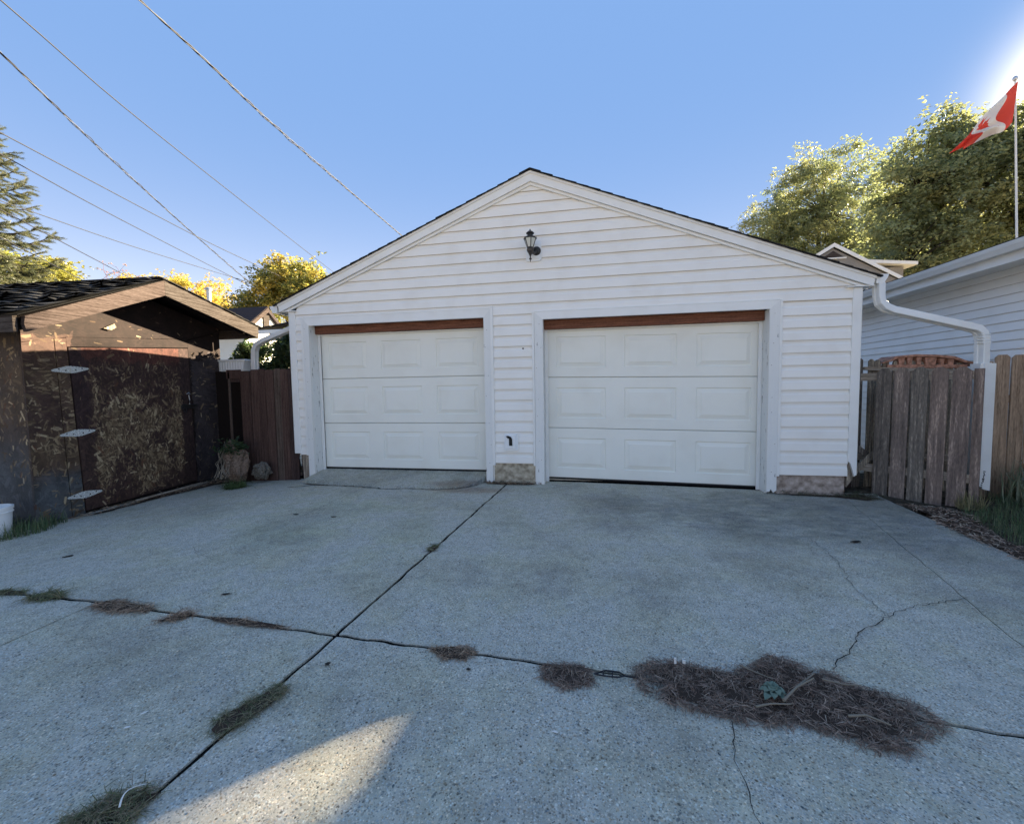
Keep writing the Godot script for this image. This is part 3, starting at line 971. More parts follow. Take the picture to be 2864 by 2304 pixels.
	part("post_foot", one(func(m: MB) -> void: m.prism(PackedVector2Array([Vector2(-4.185, -0.02), Vector2(-4.07, -0.02), Vector2(-4.064, 0.2), Vector2(-4.07, 0.33), Vector2(-4.09, 0.27), Vector2(-4.10, 0.36), Vector2(-4.19, 0.36)]), Vector3(0, 0, -5.56), Vector3.RIGHT, Vector3.UP, Vector3(0, 0, 0.085))), M.stub, gar, "bare weathered foot of the left corner post")
	# rake boards
	for s in [-1.0, 1.0]:
		var ex := -4.43 if s < 0 else 3.18
		var lo: float = 4.025 - 0.4 * absf(ex - RX)
		mb = MB.new()
		mb.prism(PackedVector2Array([Vector2(RX, 4.025), Vector2(ex, lo), Vector2(ex - s * 0.02, lo - 0.105), Vector2(RX, 3.905)]), Vector3(0, 0, -5.47), Vector3.RIGHT, Vector3.UP, Vector3(0, 0, 0.06))
		part("rake_board", mb, M.trim, gar)
		mb = MB.new()
		mb.prism(PackedVector2Array([Vector2(RX, 4.032), Vector2(ex, lo + 0.007), Vector2(ex, lo - 0.022), Vector2(RX, 4.002)]), Vector3(0, 0, -5.409), Vector3.RIGHT, Vector3.UP, Vector3(0, 0, 0.012))
		part("drip_edge", mb, M.trim, gar)
		mb = MB.new()
		var e2: float = ex - s * 0.06
		mb.prism(PackedVector2Array([Vector2(RX, 3.904), Vector2(e2, 3.904 - 0.4 * absf(e2 - RX)), Vector2(e2 - s * 0.08, 3.873 - 0.4 * absf(e2 - s * 0.08 - RX)), Vector2(RX, 3.868)]), Vector3(0, 0, -5.46), Vector3.RIGHT, Vector3.UP, Vector3(0, 0, 0.025))
		part("rake_trim", mb, M.trim, gar)
		mb = MB.new()
		mb.prism(PackedVector2Array([Vector2(ex, lo - 0.1), Vector2(ex - s * 0.27, lo - 0.1), Vector2(ex - s * 0.27, lo - 0.088), Vector2(ex, lo - 0.088)]), Vector3(0, 0, -12.4), Vector3.RIGHT, Vector3.UP, Vector3(0, 0, 6.98))
		part("soffit", mb, M.trim, gar)
	# roof: deck, then courses of shingles each lapping the one below
	mb = MB.new()
	mb.prism(PackedVector2Array([Vector2(-4.45, 2.531), Vector2(RX, 4.025), Vector2(3.2, 2.459), Vector2(3.2, 2.435), Vector2(RX, 4.0), Vector2(-4.45, 2.507)]), Vector3(0, 0, -12.5), Vector3.RIGHT, Vector3.UP, Vector3(0, 0, 7.03))
	var roof := part("roof", mb, M.shingle[0], gar)
	for s in [-1.0, 1.0]:
		var run := 3.78 if s < 0 else 3.945
		var n := 27
		for i in n:
			var a := run - run * i / n
			var b := maxf(0.0, a - run / n * 1.5)
			var ya := 4.036 - 0.4 * a + 0.014
			var yb := 4.036 - 0.4 * b + 0.002
			mb = MB.new()
			mb.prism(PackedVector2Array([Vector2(RX + s * a, ya), Vector2(RX + s * a, ya - 0.017), Vector2(RX + s * b, yb - 0.008), Vector2(RX + s * b, yb)]), Vector3(0, 0, -12.5), Vector3.RIGHT, Vector3.UP, Vector3(0, 0, 7.125 + rf(-0.008, 0.008)))
			part("shingle_course", mb, M.shingle[(i * 7 + int(s)) % 4], roof)
	mb = MB.new()
	mb.prism(PackedVector2Array([Vector2(RX - 0.14, 3.998), Vector2(RX, 4.05), Vector2(RX + 0.14, 3.998), Vector2(RX + 0.14, 4.008), Vector2(RX, 4.062), Vector2(RX - 0.14, 4.008)]), Vector3(0, 0, -12.5), Vector3.RIGHT, Vector3.UP, Vector3(0, 0, 7.11))
	part("ridge_cap", mb, M.shingle[1], roof)
	# gutters with their end caps, and the downspouts
	var gut := PackedVector2Array([Vector2(0, 0), Vector2(0.075, 0), Vector2(0.09, 0.03), Vector2(0.105, 0.055), Vector2(0.118, 0.09), Vector2(0.11, 0.09), Vector2(0.09, 0.06), Vector2(0.07, 0.012), Vector2(0.008, 0.012), Vector2(0.008, 0.10), Vector2(0, 0.10)])
	var cap := PackedVector2Array([Vector2(0, 0), Vector2(0.075, 0), Vector2(0.09, 0.03), Vector2(0.105, 0.055), Vector2(0.118, 0.09), Vector2(0.118, 0.096), Vector2(0, 0.10)])
	for q in [[-4.45, 2.428, -1.0], [3.19, 2.392, 1.0]]:
		mb = MB.new()
		mb.prism(gut, Vector3(q[0], q[1], -12.45), Vector3(q[2], 0, 0), Vector3.UP, Vector3(0, 0, 7.03))
		var gt := part("gutter", mb, M.metal_white, gar)
		mb = MB.new()
		mb.prism(cap, Vector3(q[0], q[1], -5.421), Vector3(q[2] * 1.03, 0, 0), Vector3.UP * 1.02, Vector3(0, 0, 0.006))
		part("end_cap", mb, M.metal_white, gt)
	mb = MB.new()
	mb.duct([Vector3(3.245, 2.40, -5.47), Vector3(3.245, 2.25, -5.46), Vector3(3.26, 2.175, -5.455), Vector3(3.31, 2.12, -5.45), Vector3(3.38, 2.085, -5.445), Vector3(4.06, 1.87, -5.39), Vector3(4.135, 1.84, -5.38), Vector3(4.175, 1.79, -5.375), Vector3(4.185, 1.72, -5.37), Vector3(4.19, 1.40, -5.37)], 0.10, 0.075, Vector3(0.25, 0, 1))
	var ds := part("downspout", mb, M.metal_white, gar, "white downspout slanting from the right eave to the fence")
	mb = MB.new()
	var ou := PackedVector2Array([Vector2(0, 0), Vector2(0.018, 0), Vector2(0.024, 0.012), Vector2(0.05, 0.012), Vector2(0.056, 0), Vector2(0.115, 0), Vector2(0.115, -0.095), Vector2(0.075, -0.095), Vector2(0.068, -0.083), Vector2(0.04, -0.083), Vector2(0.034, -0.095), Vector2(0, -0.095)])
	mb.prism(ou, Vector3(4.125, 0.30, -5.30), Vector3.RIGHT * 1.25, Vector3(0, 0, 1.3), Vector3(0, 1.165, 0))
	mb.prism(PackedVector2Array([Vector2(4.125, 0.30), Vector2(4.13, 0.23), Vector2(4.15, 0.17), Vector2(4.185, 0.125), Vector2(4.21, 0.105), Vector2(4.269, 0.09), Vector2(4.269, 0.30)]), Vector3(0, 0, -5.4235), Vector3.RIGHT, Vector3.UP, Vector3(0, 0, 0.1235))
	part("pipe_sleeve", mb, M.metal_white, ds, "wider foot of the downspout with a torn seam")
	mb = MB.new()
	for k in 9:
		var f := k / 8.0
		mb.box(Vector3(4.19 + 0.025 * f + rf(-0.004, 0.004), 0.13 + 0.17 * f, -5.2985), Vector3(rf(0.007, 0.02), rf(0.008, 0.02), 0.003), Basis(Vector3.BACK, rf(-0.8, 0.8)))
	part("torn_seam", mb, M.chip_dark, ds)
	for e in [[4.186, 1.685, -5.37], [4.184, 1.715, -5.371], [4.182, 1.745, -5.372], [4.18, 1.775, -5.374], [4.19, 1.465, -5.36]]:
		mb = MB.new()
		mb.box(Vector3(e[0], e[1], e[2]), Vector3(0.086, 0.010, 0.112), Basis(), 0.003)
		part("pipe_band", mb, M.metal_white, ds)
	mb = MB.new()
	mb.duct([Vector3(-4.51, 2.43, -5.95), Vector3(-4.51, 2.36, -5.95), Vector3(-4.58, 2.29, -5.93), Vector3(-5.12, 2.10, -5.9), Vector3(-5.24, 2.04, -5.9), Vector3(-5.29, 1.95, -5.9), Vector3(-5.30, 1.80, -5.9), Vector3(-5.30, 0.1, -5.9)], 0.10, 0.07, Vector3(0, 0, 1))
	part("downspout", mb, M.metal_white, gar, "white downspout slanting from the left eave behind the brown fence")
	# small scars on the cladding
	part("drill_hole", one(func(m: MB) -> void: m.lathe([Vector2(0.0, 0.004), Vector2(0.008, 0.003), Vector2(0.011, 0.0)], Vector3(-0.845, 1.80, -5.4625), Basis(Vector3.RIGHT, PI / 2), 10)), M.chip_dark, gar)

	# the lantern in the gable
	var lan := thing("wall_lantern", "black metal coach lantern with frosted panes on the gable above the garage doors", "lantern", Vector3(-0.69, 2.91, -5.45))
	mb = MB.new()
	var rr := func(x0: float, y0: float, x1: float, y1: float, r: float) -> PackedVector2Array:
		var o := PackedVector2Array()
		for c in [[x1 - r, y1 - r, 0], [x0 + r, y1 - r, 1], [x0 + r, y0 + r, 2], [x1 - r, y0 + r, 3]]:
			for k in 5:
				var a: float = (c[2] + k / 4.0) * PI / 2
				o.append(Vector2(c[0] + cos(a) * r, c[1] + sin(a) * r))
		return o
	mb.prism(rr.call(-0.785, 2.912, -0.586, 3.165, 0.035), Vector3(0, 0, -5.468), Vector3.RIGHT, Vector3.UP, Vector3(0, 0, 0.022))
	mb.prism(rr.call(-0.755, 2.945, -0.616, 3.135, 0.01), Vector3(0, 0, -5.446), Vector3.RIGHT, Vector3.UP, Vector3(0, 0, 0.012))
	part("mounting_block", mb, M.plastic_white, lan)
	part("backplate", one(func(m: MB) -> void: m.lathe([Vector2(0, 0.03), Vector2(0.03, 0.026), Vector2(0.052, 0.012), Vector2(0.058, 0.0)], Vector3(-0.648, 3.035, -5.434), Basis(Vector3.RIGHT, PI / 2), 18)), M.black_metal, lan)
	var ax := Vector3(-0.71, 0, -5.31)
	part("arm", one(func(m: MB) -> void:
		m.tube(PackedVector3Array([Vector3(-0.65, 3.03, -5.42), Vector3(-0.67, 2.99, -5.37), Vector3(-0.70, 2.985, -5.33), Vector3(-0.71, 3.02, -5.31)]), 0.017, 0.017, 8)
		m.lathe([Vector2(0.0, 2.862), Vector2(0.006, 2.875), Vector2(0.004, 2.888), Vector2(0.016, 2.898), Vector2(0.017, 2.908), Vector2(0.007, 2.918), Vector2(0.010, 2.94), Vector2(0.026, 2.975), Vector2(0.042, 3.0), Vector2(0.046, 3.022), Vector2(0.036, 3.036), Vector2(0.0, 3.038)], ax, Basis(), 14)), M.bronze, lan)
	var hex0 := []
	var hex1 := []
	for k in 6:
		var a := TAU * k / 6.0 + 0.25
		hex0.append(ax + Vector3(cos(a) * 0.038, 3.042, sin(a) * 0.038))
		hex1.append(ax + Vector3(cos(a) * 0.078, 3.155, sin(a) * 0.078))
	for k in 6:
		mb = MB.new()
		var a: Vector3 = hex0[k]
		var b: Vector3 = hex0[(k + 1) % 6]
		var c: Vector3 = hex1[(k + 1) % 6]
		var d: Vector3 = hex1[k]
		var nn := ((a + b + c + d) / 4 - ax - Vector3(0, 3.1, 0)).normalized()
		mb.poly([a, b, c, d], nn)
		mb.poly([a - nn * 0.002, b - nn * 0.002, c - nn * 0.002, d - nn * 0.002], -nn)
		part("pane", mb, M.frosted, lan)
	part("frame", one(func(m: MB) -> void:
		for k in 6:
			m.tube(PackedVector3Array([hex0[k], hex1[k], hex1[k] + (hex1[k] - ax - Vector3(0, 3.155, 0)) * 0.12 + Vector3(0, 0.004, 0)]), 0.0055, 0.0055, 6)
			m.tube(PackedVector3Array([hex0[k], hex0[(k + 1) % 6]]), 0.006, 0.006, 6)
			m.tube(PackedVector3Array([hex1[k], hex1[(k + 1) % 6]]), 0.0065, 0.0065, 6)), M.black_metal, lan)
	part("lantern_roof", one(func(m: MB) -> void: m.lathe([Vector2(0.083, 3.153), Vector2(0.075, 3.165), Vector2(0.045, 3.18), Vector2(0.034, 3.19), Vector2(0.034, 3.206), Vector2(0.048, 3.212), Vector2(0.052, 3.22), Vector2(0.03, 3.24), Vector2(0.012, 3.248), Vector2(0.007, 3.262), Vector2(0.0, 3.275)], ax, Basis(), 18)), M.black_metal, lan)
	# the plug socket box low between the doors
	var box := thing("outlet_box", "white plastic outlet box with a black hood, low between the garage doors", "outlet", Vector3(-1.02, 0.44, -5.45))
	mb = MB.new()
	mb.prism(rr.call(-1.115, 0.446, -0.928, 0.676, 0.022), Vector3(0, 0, -5.468), Vector3.RIGHT, Vector3.UP, Vector3(0, 0, 0.026))
	part("mounting_block", mb, M.plastic_white, box)
	part("cover", one(func(m: MB) -> void: m.span(Vector3(-1.095, 0.472, -5.442), Vector3(-0.955, 0.655, -5.428), 0.006)), M.plastic_white, box)
	part("hood", one(func(m: MB) -> void: m.prism(PackedVector2Array([Vector2(-1.09, 0.641), Vector2(-1.062, 0.647), Vector2(-1.022, 0.632), Vector2(-1.005, 0.605), Vector2(-1.003, 0.515), Vector2(-1.046, 0.515), Vector2(-1.046, 0.612), Vector2(-1.064, 0.61), Vector2(-1.07, 0.622)]), Vector3(0, 0, -5.428), Vector3.RIGHT, Vector3.UP, Vector3(0, 0, 0.012))), M.chip_dark, box)

func build_neighbour() -> void:
	var nb := thing("neighbour_garage", "white narrow clapboard garage with a long white gutter, right of the double garage", "garage", Vector3(8.0, 0, -8.4))
	var X := 5.0
	var z0 := -14.0
	var z1 := -3.4
	var mb := MB.new()
	mb.span(Vector3(X + 0.005, -0.1, z0), Vector3(X + 0.12, 2.63, z1))
	part("side_wall", mb, M.siding_far, nb)
	for i in 24:
		mb = MB.new()
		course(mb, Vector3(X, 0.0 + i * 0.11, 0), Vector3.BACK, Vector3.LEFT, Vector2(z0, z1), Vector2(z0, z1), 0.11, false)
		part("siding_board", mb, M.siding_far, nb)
	mb = MB.new()
	mb.span(Vector3(X + 0.12, -0.1, z1 - 0.12), Vector3(11.9, 2.63, z1))
	mb.prism(PackedVector2Array([Vector2(X, 2.63), Vector2(11.9, 2.63), Vector2(8.4, 3.73)]), Vector3(0, 0, z1 - 0.12), Vector3.RIGHT, Vector3.UP, Vector3(0, 0, 0.12))
	part("front_wall", mb, M.siding_far, nb)
	mb = MB.new()
	mb.span(Vector3(11.8, -0.1, z0), Vector3(11.9, 2.63, z1 - 0.13))
	part("side_wall", mb, M.siding_far, nb)
	mb = MB.new()
	mb.span(Vector3(X + 0.13, -0.1, z0), Vector3(11.79, 2.63, z0 + 0.1))
	part("back_wall", mb, M.siding_far, nb)
	mb = MB.new()
	mb.span(Vector3(4.60, 2.615, z0), Vector3(X - 0.001, 2.627, z1))
	part("soffit", mb, M.trim, nb)
	mb = MB.new()
	mb.span(Vector3(4.57, 2.575, z0), Vector3(4.596, 2.78, z1))
	part("fascia_board", mb, M.trim, nb)
	mb = MB.new()
	mb.prism(PackedVector2Array([Vector2(0, 0.02), Vector2(0.07, 0.02), Vector2(0.085, 0.05), Vector2(0.10, 0.075), Vector2(0.112, 0.115), Vector2(0.104, 0.118), Vector2(0.08, 0.08), Vector2(0.065, 0.032), Vector2(0.008, 0.032), Vector2(0.008, 0.12), Vector2(0, 0.12)]), Vector3(4.569, 2.655, z0), Vector3.LEFT, Vector3.UP, Vector3(0, 0, z1 - z0))
	part("gutter", mb, M.metal_white, nb)
	mb = MB.new()
	mb.prism(PackedVector2Array([Vector2(4.52, 2.775), Vector2(8.4, 3.96), Vector2(12.3, 2.78), Vector2(12.3, 2.73), Vector2(8.4, 3.90), Vector2(4.52, 2.73)]), Vector3(0, 0, z0 - 0.2), Vector3.RIGHT, Vector3.UP, Vector3(0, 0, z1 - z0 + 0.35))
	var roof := part("roof", mb, M.shingle[0], nb)
	for i in 28:
		var a := i * 0.14
		mb = MB.new()
		var ya := 2.78 + a * 0.305 + 0.014
		mb.prism(PackedVector2Array([Vector2(4.50 + a, ya), Vector2(4.50 + a, ya - 0.017), Vector2(4.50 + a + 0.21, ya + 0.21 * 0.305 - 0.02), Vector2(4.50 + a + 0.21, ya + 0.21 * 0.305 - 0.012)]), Vector3(0, 0, z0 - 0.2), Vector3.RIGHT, Vector3.UP, Vector3(0, 0, z1 - z0 + 0.36))
		part("shingle_course", mb, M.shingle[(i * 5) % 4], roof)

# ------------------------------------------------------------------ the shed, whose front looks across the driveway
const P0 := Vector3(-5.764, -0.104, -3.348)
const BIG := 1.08  # the measure of the shed's drawing, in metres
const SN := Vector3(0.9975, 0, -0.0706)
const ST := Vector3(-0.0706, 0, -0.9975)

func S(s: float, y: float, o := 0.0) -> Vector3:
	return P0 + (ST * s + SN * o + Vector3(0, y, 0)) * BIG

# an outline in (along, up) on the shed front, from depth o0 to o1
func slab(mb: MB, outline: Array, o0: float, o1: float) -> void:
	mb.prism(PackedVector2Array(outline), P0 + SN * o0 * BIG, ST * BIG, Vector3.UP * BIG, SN * (o1 - o0) * BIG)

func board_mat(im: Image, s0: float, y0: float, w: float, h: float) -> StandardMaterial3D:
	var m := mat(Color.WHITE, 0.8, 0.3)
	m.albedo_texture = tex(im)
	m.uv1_scale = Vector3(1.0 / w, -1.0 / h, 1)
	m.uv1_offset = Vector3(-s0 / w, 1.0 + y0 / h, 0)
	return m

func build_shed() -> void:
	var shed := thing("shed", "dark brown strand board shed with curled shingles and a wide worn door", "shed", Vector3(-7.0, -0.1, -4.6))
	var wall_im := strand_board(2.5, 2.7, 250, 9000, 5,
		func(u: float, v: float) -> float:
			var s := u * 2.5
			var y := v * 2.7
			if s < 0.42:
				return 0.14 + 0.66 * smoothstep(0.35, 0.6, y) * (1.0 - smoothstep(1.45, 1.7, y)) + 0.2 * (1.0 - smoothstep(0.3, 0.5, y))
			if s > 1.84: return 0.10 if y < 1.7 else 0.03
			return 0.025,
		func(u: float, v: float) -> Color:
			var s := u * 2.5
			var y := v * 2.7
			if s < 0.42 and y < 1.9: return Color(0.275, 0.211, 0.186).lerp(Color(0.30, 0.31, 0.315), 1.0 - smoothstep(0.3, 0.65, y))
			if s > 1.84 and y < 1.8: return Color(0.237, 0.211, 0.211)
			return Color(0.150, 0.116, 0.105),
		func(u: float, v: float) -> float: return 0.12 if v * 2.7 > 1.05 else 0.65)
	var door_im := strand_board(1.5, 1.95, 330, 9500, 6,
		func(u: float, v: float) -> float:
			var s := 0.38 + u * 1.5
			var y := v * 1.95
			if s < 0.53 or s > 1.70 or y < 0.08 or y > 1.70: return 0.02
			var k := 0.42 + 0.5 * exp(-pow((y - 0.95) / 0.35, 2.0)) + 0.25 * exp(-pow((y - 0.45) / 0.25, 2.0))
			k *= 1.0 - 0.65 * smoothstep(1.2, 1.5, y)
			k *= smoothstep(0.53, 0.62, s) * (1.0 - smoothstep(1.60, 1.70, s))
			return k,
		func(u: float, v: float) -> Color:
			var s := 0.38 + u * 1.5
			var y := v * 1.95
			if y > 1.67 and s > 0.5 and s < 1.66: return Color(0.30, 0.195, 0.17)
			if s < 0.55: return Color(0.218, 0.166, 0.160) if y > 0.9 else Color(0.243, 0.186, 0.166)
			if s > 1.66: return Color(0.224, 0.173, 0.160)
			return Color(0.237, 0.179, 0.160),
		func(u: float, v: float) -> float: return 0.72)
	var wm := board_mat(wall_im, 0.0, 0.0, 2.5, 2.7)
	var dm := board_mat(door_im, 0.38, 0.0, 1.5, 1.95)
	# front wall boards, with the dark saw cuts left open between them
	var boards := [
		[[0.0, 0.03], [0.298, 0.0], [0.262, 1.872], [0.0, 1.80]],
		[[0.306, 0.0], [0.424, 0.0], [0.372, 1.79], [0.372, 1.885], [0.270, 1.874]],
		[[1.838, 0.03], [2.365, 0.0], [2.365, 2.19], [1.815, 2.0], [1.815, 1.905]],
		[[0.374, 1.795], [1.813, 1.912], [1.813, 2.025], [0.374, 1.893]],
	]
	for b in boards:
		var o := []
		for p in b: o.append(Vector2(p[0], p[1]))
		part("wall_board", one(func(m: MB) -> void: slab(m, o, -0.02, 0.0)), wm, shed)
	part("gable_board", one(func(m: MB) -> void: slab(m, [Vector2(0.0, 1.806), Vector2(0.372, 1.895), Vector2(1.813, 2.03), Vector2(2.365, 2.20), Vector2(2.365, 2.24), Vector2(1.07, 2.52), Vector2(0.0, 2.02)], -0.02, 0.002)), wm, shed)
	part("wall_frame", one(func(m: MB) -> void:
		slab(m, [Vector2(0.02, 0.02), Vector2(2.34, 0.0), Vector2(2.34, 2.2), Vector2(1.07, 2.5), Vector2(0.02, 1.98)], -0.08, -0.022)), M.shed_under, shed)
	# the door, hung a little out of true
	var dr := part("door", one(func(m: MB) -> void: slab(m, [Vector2(0.434, 0.035), Vector2(1.828, 0.055), Vector2(1.806, 1.898), Vector2(0.384, 1.785)], -0.018, 0.004)), dm, shed)
	part("hasp", one(func(m: MB) -> void:
		var b := Basis(SN, Vector3.UP, -ST)
		m.box(S(1.76, 1.095, 0.014), Vector3(0.018, 0.055, 0.26), b, 0.004)
		m.box(S(1.70, 1.12, 0.026), Vector3(0.014, 0.03, 0.12), b, 0.004)
		m.tube(PackedVector3Array([S(1.64, 1.13, 0.03), S(1.88, 1.12, 0.03)]), 0.007, 0.007, 8)
		m.tube(PackedVector3Array([S(1.66, 1.08, 0.03), S(1.66, 1.03, 0.035), S(1.69, 1.02, 0.035), S(1.70, 1.07, 0.03)]), 0.006, 0.006, 6)), M.black_metal, dr)
	part("latch_pin", one(func(m: MB) -> void:
		m.tube(PackedVector3Array([S(1.755, 1.13, 0.03), S(1.755, 1.20, 0.035), S(1.75, 1.26, 0.03)]), 0.008, 0.006, 6)
		m.tube(PackedVector3Array([S(1.72, 1.275, 0.03), S(1.75, 1.29, 0.035), S(1.77, 1.27, 0.03)]), 0.007, 0.007, 6)), M.steel, dr)
	# long strap hinges
	for h in [[0.386, 1.556, 0.172, 0.015], [0.410, 0.885, 0.168, 0.01], [0.432, 0.214, 0.168, 0.0]]:
		for s in [-1.0, 1.0]:
			var c: float = h[0]
			var o := [Vector2(c + s * 0.008, h[1] + 0.034), Vector2(c + s * 0.03, h[1] + 0.036), Vector2(c + s * (h[2] - 0.01), h[1] + 0.010 + s * h[3]), Vector2(c + s * h[2], h[1] + s * h[3]), Vector2(c + s * (h[2] - 0.01), h[1] - 0.010 + s * h[3]), Vector2(c + s * 0.03, h[1] - 0.036), Vector2(c + s * 0.008, h[1] - 0.034)]
			var hg := part("hinge_strap", one(func(m: MB) -> void: slab(m, o, 0.0045, 0.0085)), M.hinge, dr)
			part("screw", one(func(m: MB) -> void:
				for k in 2:
					m.lathe([Vector2(0, 0.004), Vector2(0.006, 0.003), Vector2(0.008, 0.0)], S(c + s * (0.045 + k * 0.06), h[1] + s * h[3] * (k + 1) / 4.0 + (0.008 if k == 1 else -0.006), 0.0085), Basis(Vector3.UP.cross(SN), SN, Vector3.UP), 8)), M.chip_dark, dr)
		part("hinge_pin", one(func(m: MB) -> void: m.tube(PackedVector3Array([S(h[0], h[1] - 0.038, 0.010), S(h[0], h[1] + 0.038, 0.010)]), 0.008, 0.008, 8)), M.hinge, dr)
	# a splintered block stuck under the gable and a few loose strands
	part("wood_block", one(func(m: MB) -> void: m.prism(PackedVector2Array([Vector2(0.72, 2.03), Vector2(0.84, 2.10), Vector2(0.86, 2.06), Vector2(0.80, 2.02)]), S(0, 0, 0.003), ST * BIG, Vector3.UP * BIG, SN * 0.03)), M.old_wood, shed)
	# side walls and back
	var side_im := strand_board(3.2, 2.0, 130, 5000, 8,
		func(u: float, v: float) -> float: return 0.2 + 0.6 * smoothstep(0.4, 0.55, v) * (1.0 - smoothstep(0.75, 0.85, v)),
		func(u: float, v: float) -> Color: return Color(0.28, 0.285, 0.29).lerp(Color(0.256, 0.224, 0.211), smoothstep(0.28, 0.5, v)),
		func(u: float, v: float) -> float: return 0.75)
	var sm := board_mat(side_im, 0.0, 0.0, 3.2, 2.0)
	mb_side(shed, 0.0, 1.95, sm)
	mb_side(shed, 2.34, 2.18, sm)
	part("back_wall", one(func(m: MB) -> void: slab(m, [Vector2(0.02, 0.0), Vector2(2.34, 0.0), Vector2(2.34, 2.2), Vector2(1.07, 2.5), Vector2(0.02, 1.98)], -3.2, -3.16)), M.shed_coat, shed)
	# roof
	part("roof_deck", one(func(m: MB) -> void:
		slab(m, [Vector2(-0.30, 1.98), Vector2(1.07, 2.62), Vector2(1.07, 2.60), Vector2(-0.30, 1.96)], -3.3, 0.43)
		slab(m, [Vector2(1.07, 2.62), Vector2(2.61, 2.275), Vector2(2.61, 2.255), Vector2(1.07, 2.60)], -3.3, 0.43)), M.shed_under, shed)
	for k in 5:
		var o := 0.30 - k * 0.8
		part("rafter", one(func(m: MB) -> void: slab(m, [Vector2(-0.26, 1.955), Vector2(1.07, 2.585), Vector2(2.58, 2.245), Vector2(2.58, 2.16), Vector2(1.07, 2.49), Vector2(-0.26, 1.87)], o - 0.04, o)), M.shed_under, shed)
	part("rake_board", one(func(m: MB) -> void: slab(m, [Vector2(1.07, 2.625), Vector2(-0.275, 1.99), Vector2(-0.285, 1.92), Vector2(-0.27, 1.852), Vector2(1.07, 2.45)], 0.431, 0.468)), M.fascia_wood, shed, "reddish weathered board along the left slope of the roof")
	part("rake_board", one(func(m: MB) -> void: slab(m, [Vector2(1.072, 2.625), Vector2(2.60, 2.285), Vector2(2.605, 2.12), Vector2(1.072, 2.45)], 0.431, 0.468)), M.fascia_grey, shed, "grey bare board along the right slope of the roof")
	part("eave_board", one(func(m: MB) -> void: slab(m, [Vector2(-0.335, 1.985), Vector2(-0.302, 1.99), Vector2(-0.302, 1.85), Vector2(-0.335, 1.845)], -3.3, 0.425)), M.fascia_grey, shed)
	part("eave_board", one(func(m: MB) -> void: slab(m, [Vector2(2.64, 2.26), Vector2(2.612, 2.27), Vector2(2.612, 2.13), Vector2(2.64, 2.12)], -3.3, 0.425)), M.fascia_grey, shed)
	var roof := part("roof_felt", one(func(m: MB) -> void:
		slab(m, [Vector2(-0.33, 1.995), Vector2(1.07, 2.632), Vector2(2.63, 2.29), Vector2(2.63, 2.284), Vector2(1.07, 2.626), Vector2(-0.33, 1.989)], -3.32, 0.47)), M.shingle[0], shed)
	for row in 12:
		var a := row / 12.0
		var n := 13
		for j in n:
			var o1 := 0.50 - j * 0.29 - (0.14 if row % 2 else 0.0) + rf(-0.01, 0.01)
			var o0 := o1 - 0.275
			if row % 2 and j == 0:
				shingle(roof, a, 0.36, 0.5)
			shingle(roof, a, o0, o1)
	for row in 12:
		var a := row / 12.0
		var s1 := 2.66 - (2.66 - 1.07) * a
		var s0 := s1 - 0.2
		var y1 := 2.632 - 0.2185 * (s1 - 1.07)
		part("shingle_course", one(func(m: MB) -> void: slab(m, [Vector2(s1, y1 + 0.02), Vector2(s1, y1 + 0.006), Vector2(s0, y1 + 0.048), Vector2(s0, y1 + 0.056)], -3.32, 0.485 + rf(-0.01, 0.01))), M.shingle[row % 4], roof)

func mb_side(shed: Node3D, s: float, h: float, m: Material) -> void:
	var mb := MB.new()
	var d := 0.03 if s < 1.0 else -0.03
	mb.prism(PackedVector2Array([Vector2(0.0, 0.02), Vector2(3.18, 0.02), Vector2(3.18, h), Vector2(0.0, h)]), S(s, 0.0, -0.022), -SN * BIG, Vector3.UP * BIG, ST * d)
	part("side_wall", mb, m, shed)

# one old asphalt shingle, its lower edge curling off the roof
func shingle(roof: Node3D, a: float, o0: float, o1: float) -> void:
	var mb := MB.new()
	var lift := 0.012 + rf(0.0, 0.012)
	var curl := rf(0.006, 0.03)
	var skew := rf(-0.012, 0.012)
	var eave := Vector2(-0.35, 1.99)
	var ridge := Vector2(1.07, 2.642)
	var dir := ridge - eave
	var up := Vector2(-dir.y, dir.x).normalized()
	var cols := 4
	var rows := 2
	var top := []
	for r in rows + 1:
		for k in cols + 1:
			var f := float(k) / cols
			var g := float(r) / rows
			var q := eave + dir * (a + g * 0.115) + up * (0.012 + lift * (1.0 - g) * (1.0 - g) + curl * (1 - g) * (1 - g) * (absf(f - 0.5) * 2.0 if curl > 0.018 else 1.0 - absf(f - 0.5) * 2.0)) + dir.normalized() * skew * (f - 0.5)
			top.append(S(q.x, q.y, lerpf(o0, o1, f)))
	var w := cols + 1
	for r in rows:
		for k in cols:
			var i := r * w + k
			mb.poly([top[i], top[i + 1], top[i + w + 1]], Vector3.UP)
			mb.poly([top[i], top[i + w + 1], top[i + w]], Vector3.UP)
	for k in cols:
		var dn := Vector3(0, -0.007, 0)
		mb.poly([top[k], top[k + 1], top[k + 1] + dn, top[k] + dn], -ST * -1.0)
	part("shingle", mb, M.curled[rng.randi() % 3], roof)

# ------------------------------------------------------------------ fences
func fence_board(to: Node3D, x: float, w: float, y0: float, y1: float, o: Vector3, ux: Vector3, m: Material, ear := 0.025, th := 0.02, lean := 0.0, label := "") -> void:
	var mb := MB.new()
	var a := PackedVector2Array([Vector2(x, y0), Vector2(x + w, y0 + rf(-0.01, 0.01)), Vector2(x + w + lean, y1 - ear), Vector2(x + w - ear + lean, y1), Vector2(x + ear + lean, y1), Vector2(x + lean, y1 - ear)])
	var nrm := ux.cross(Vector3.UP)
	mb.prism(a, o, ux, Vector3.UP, nrm * th)
	part("board", mb, m, to, label)

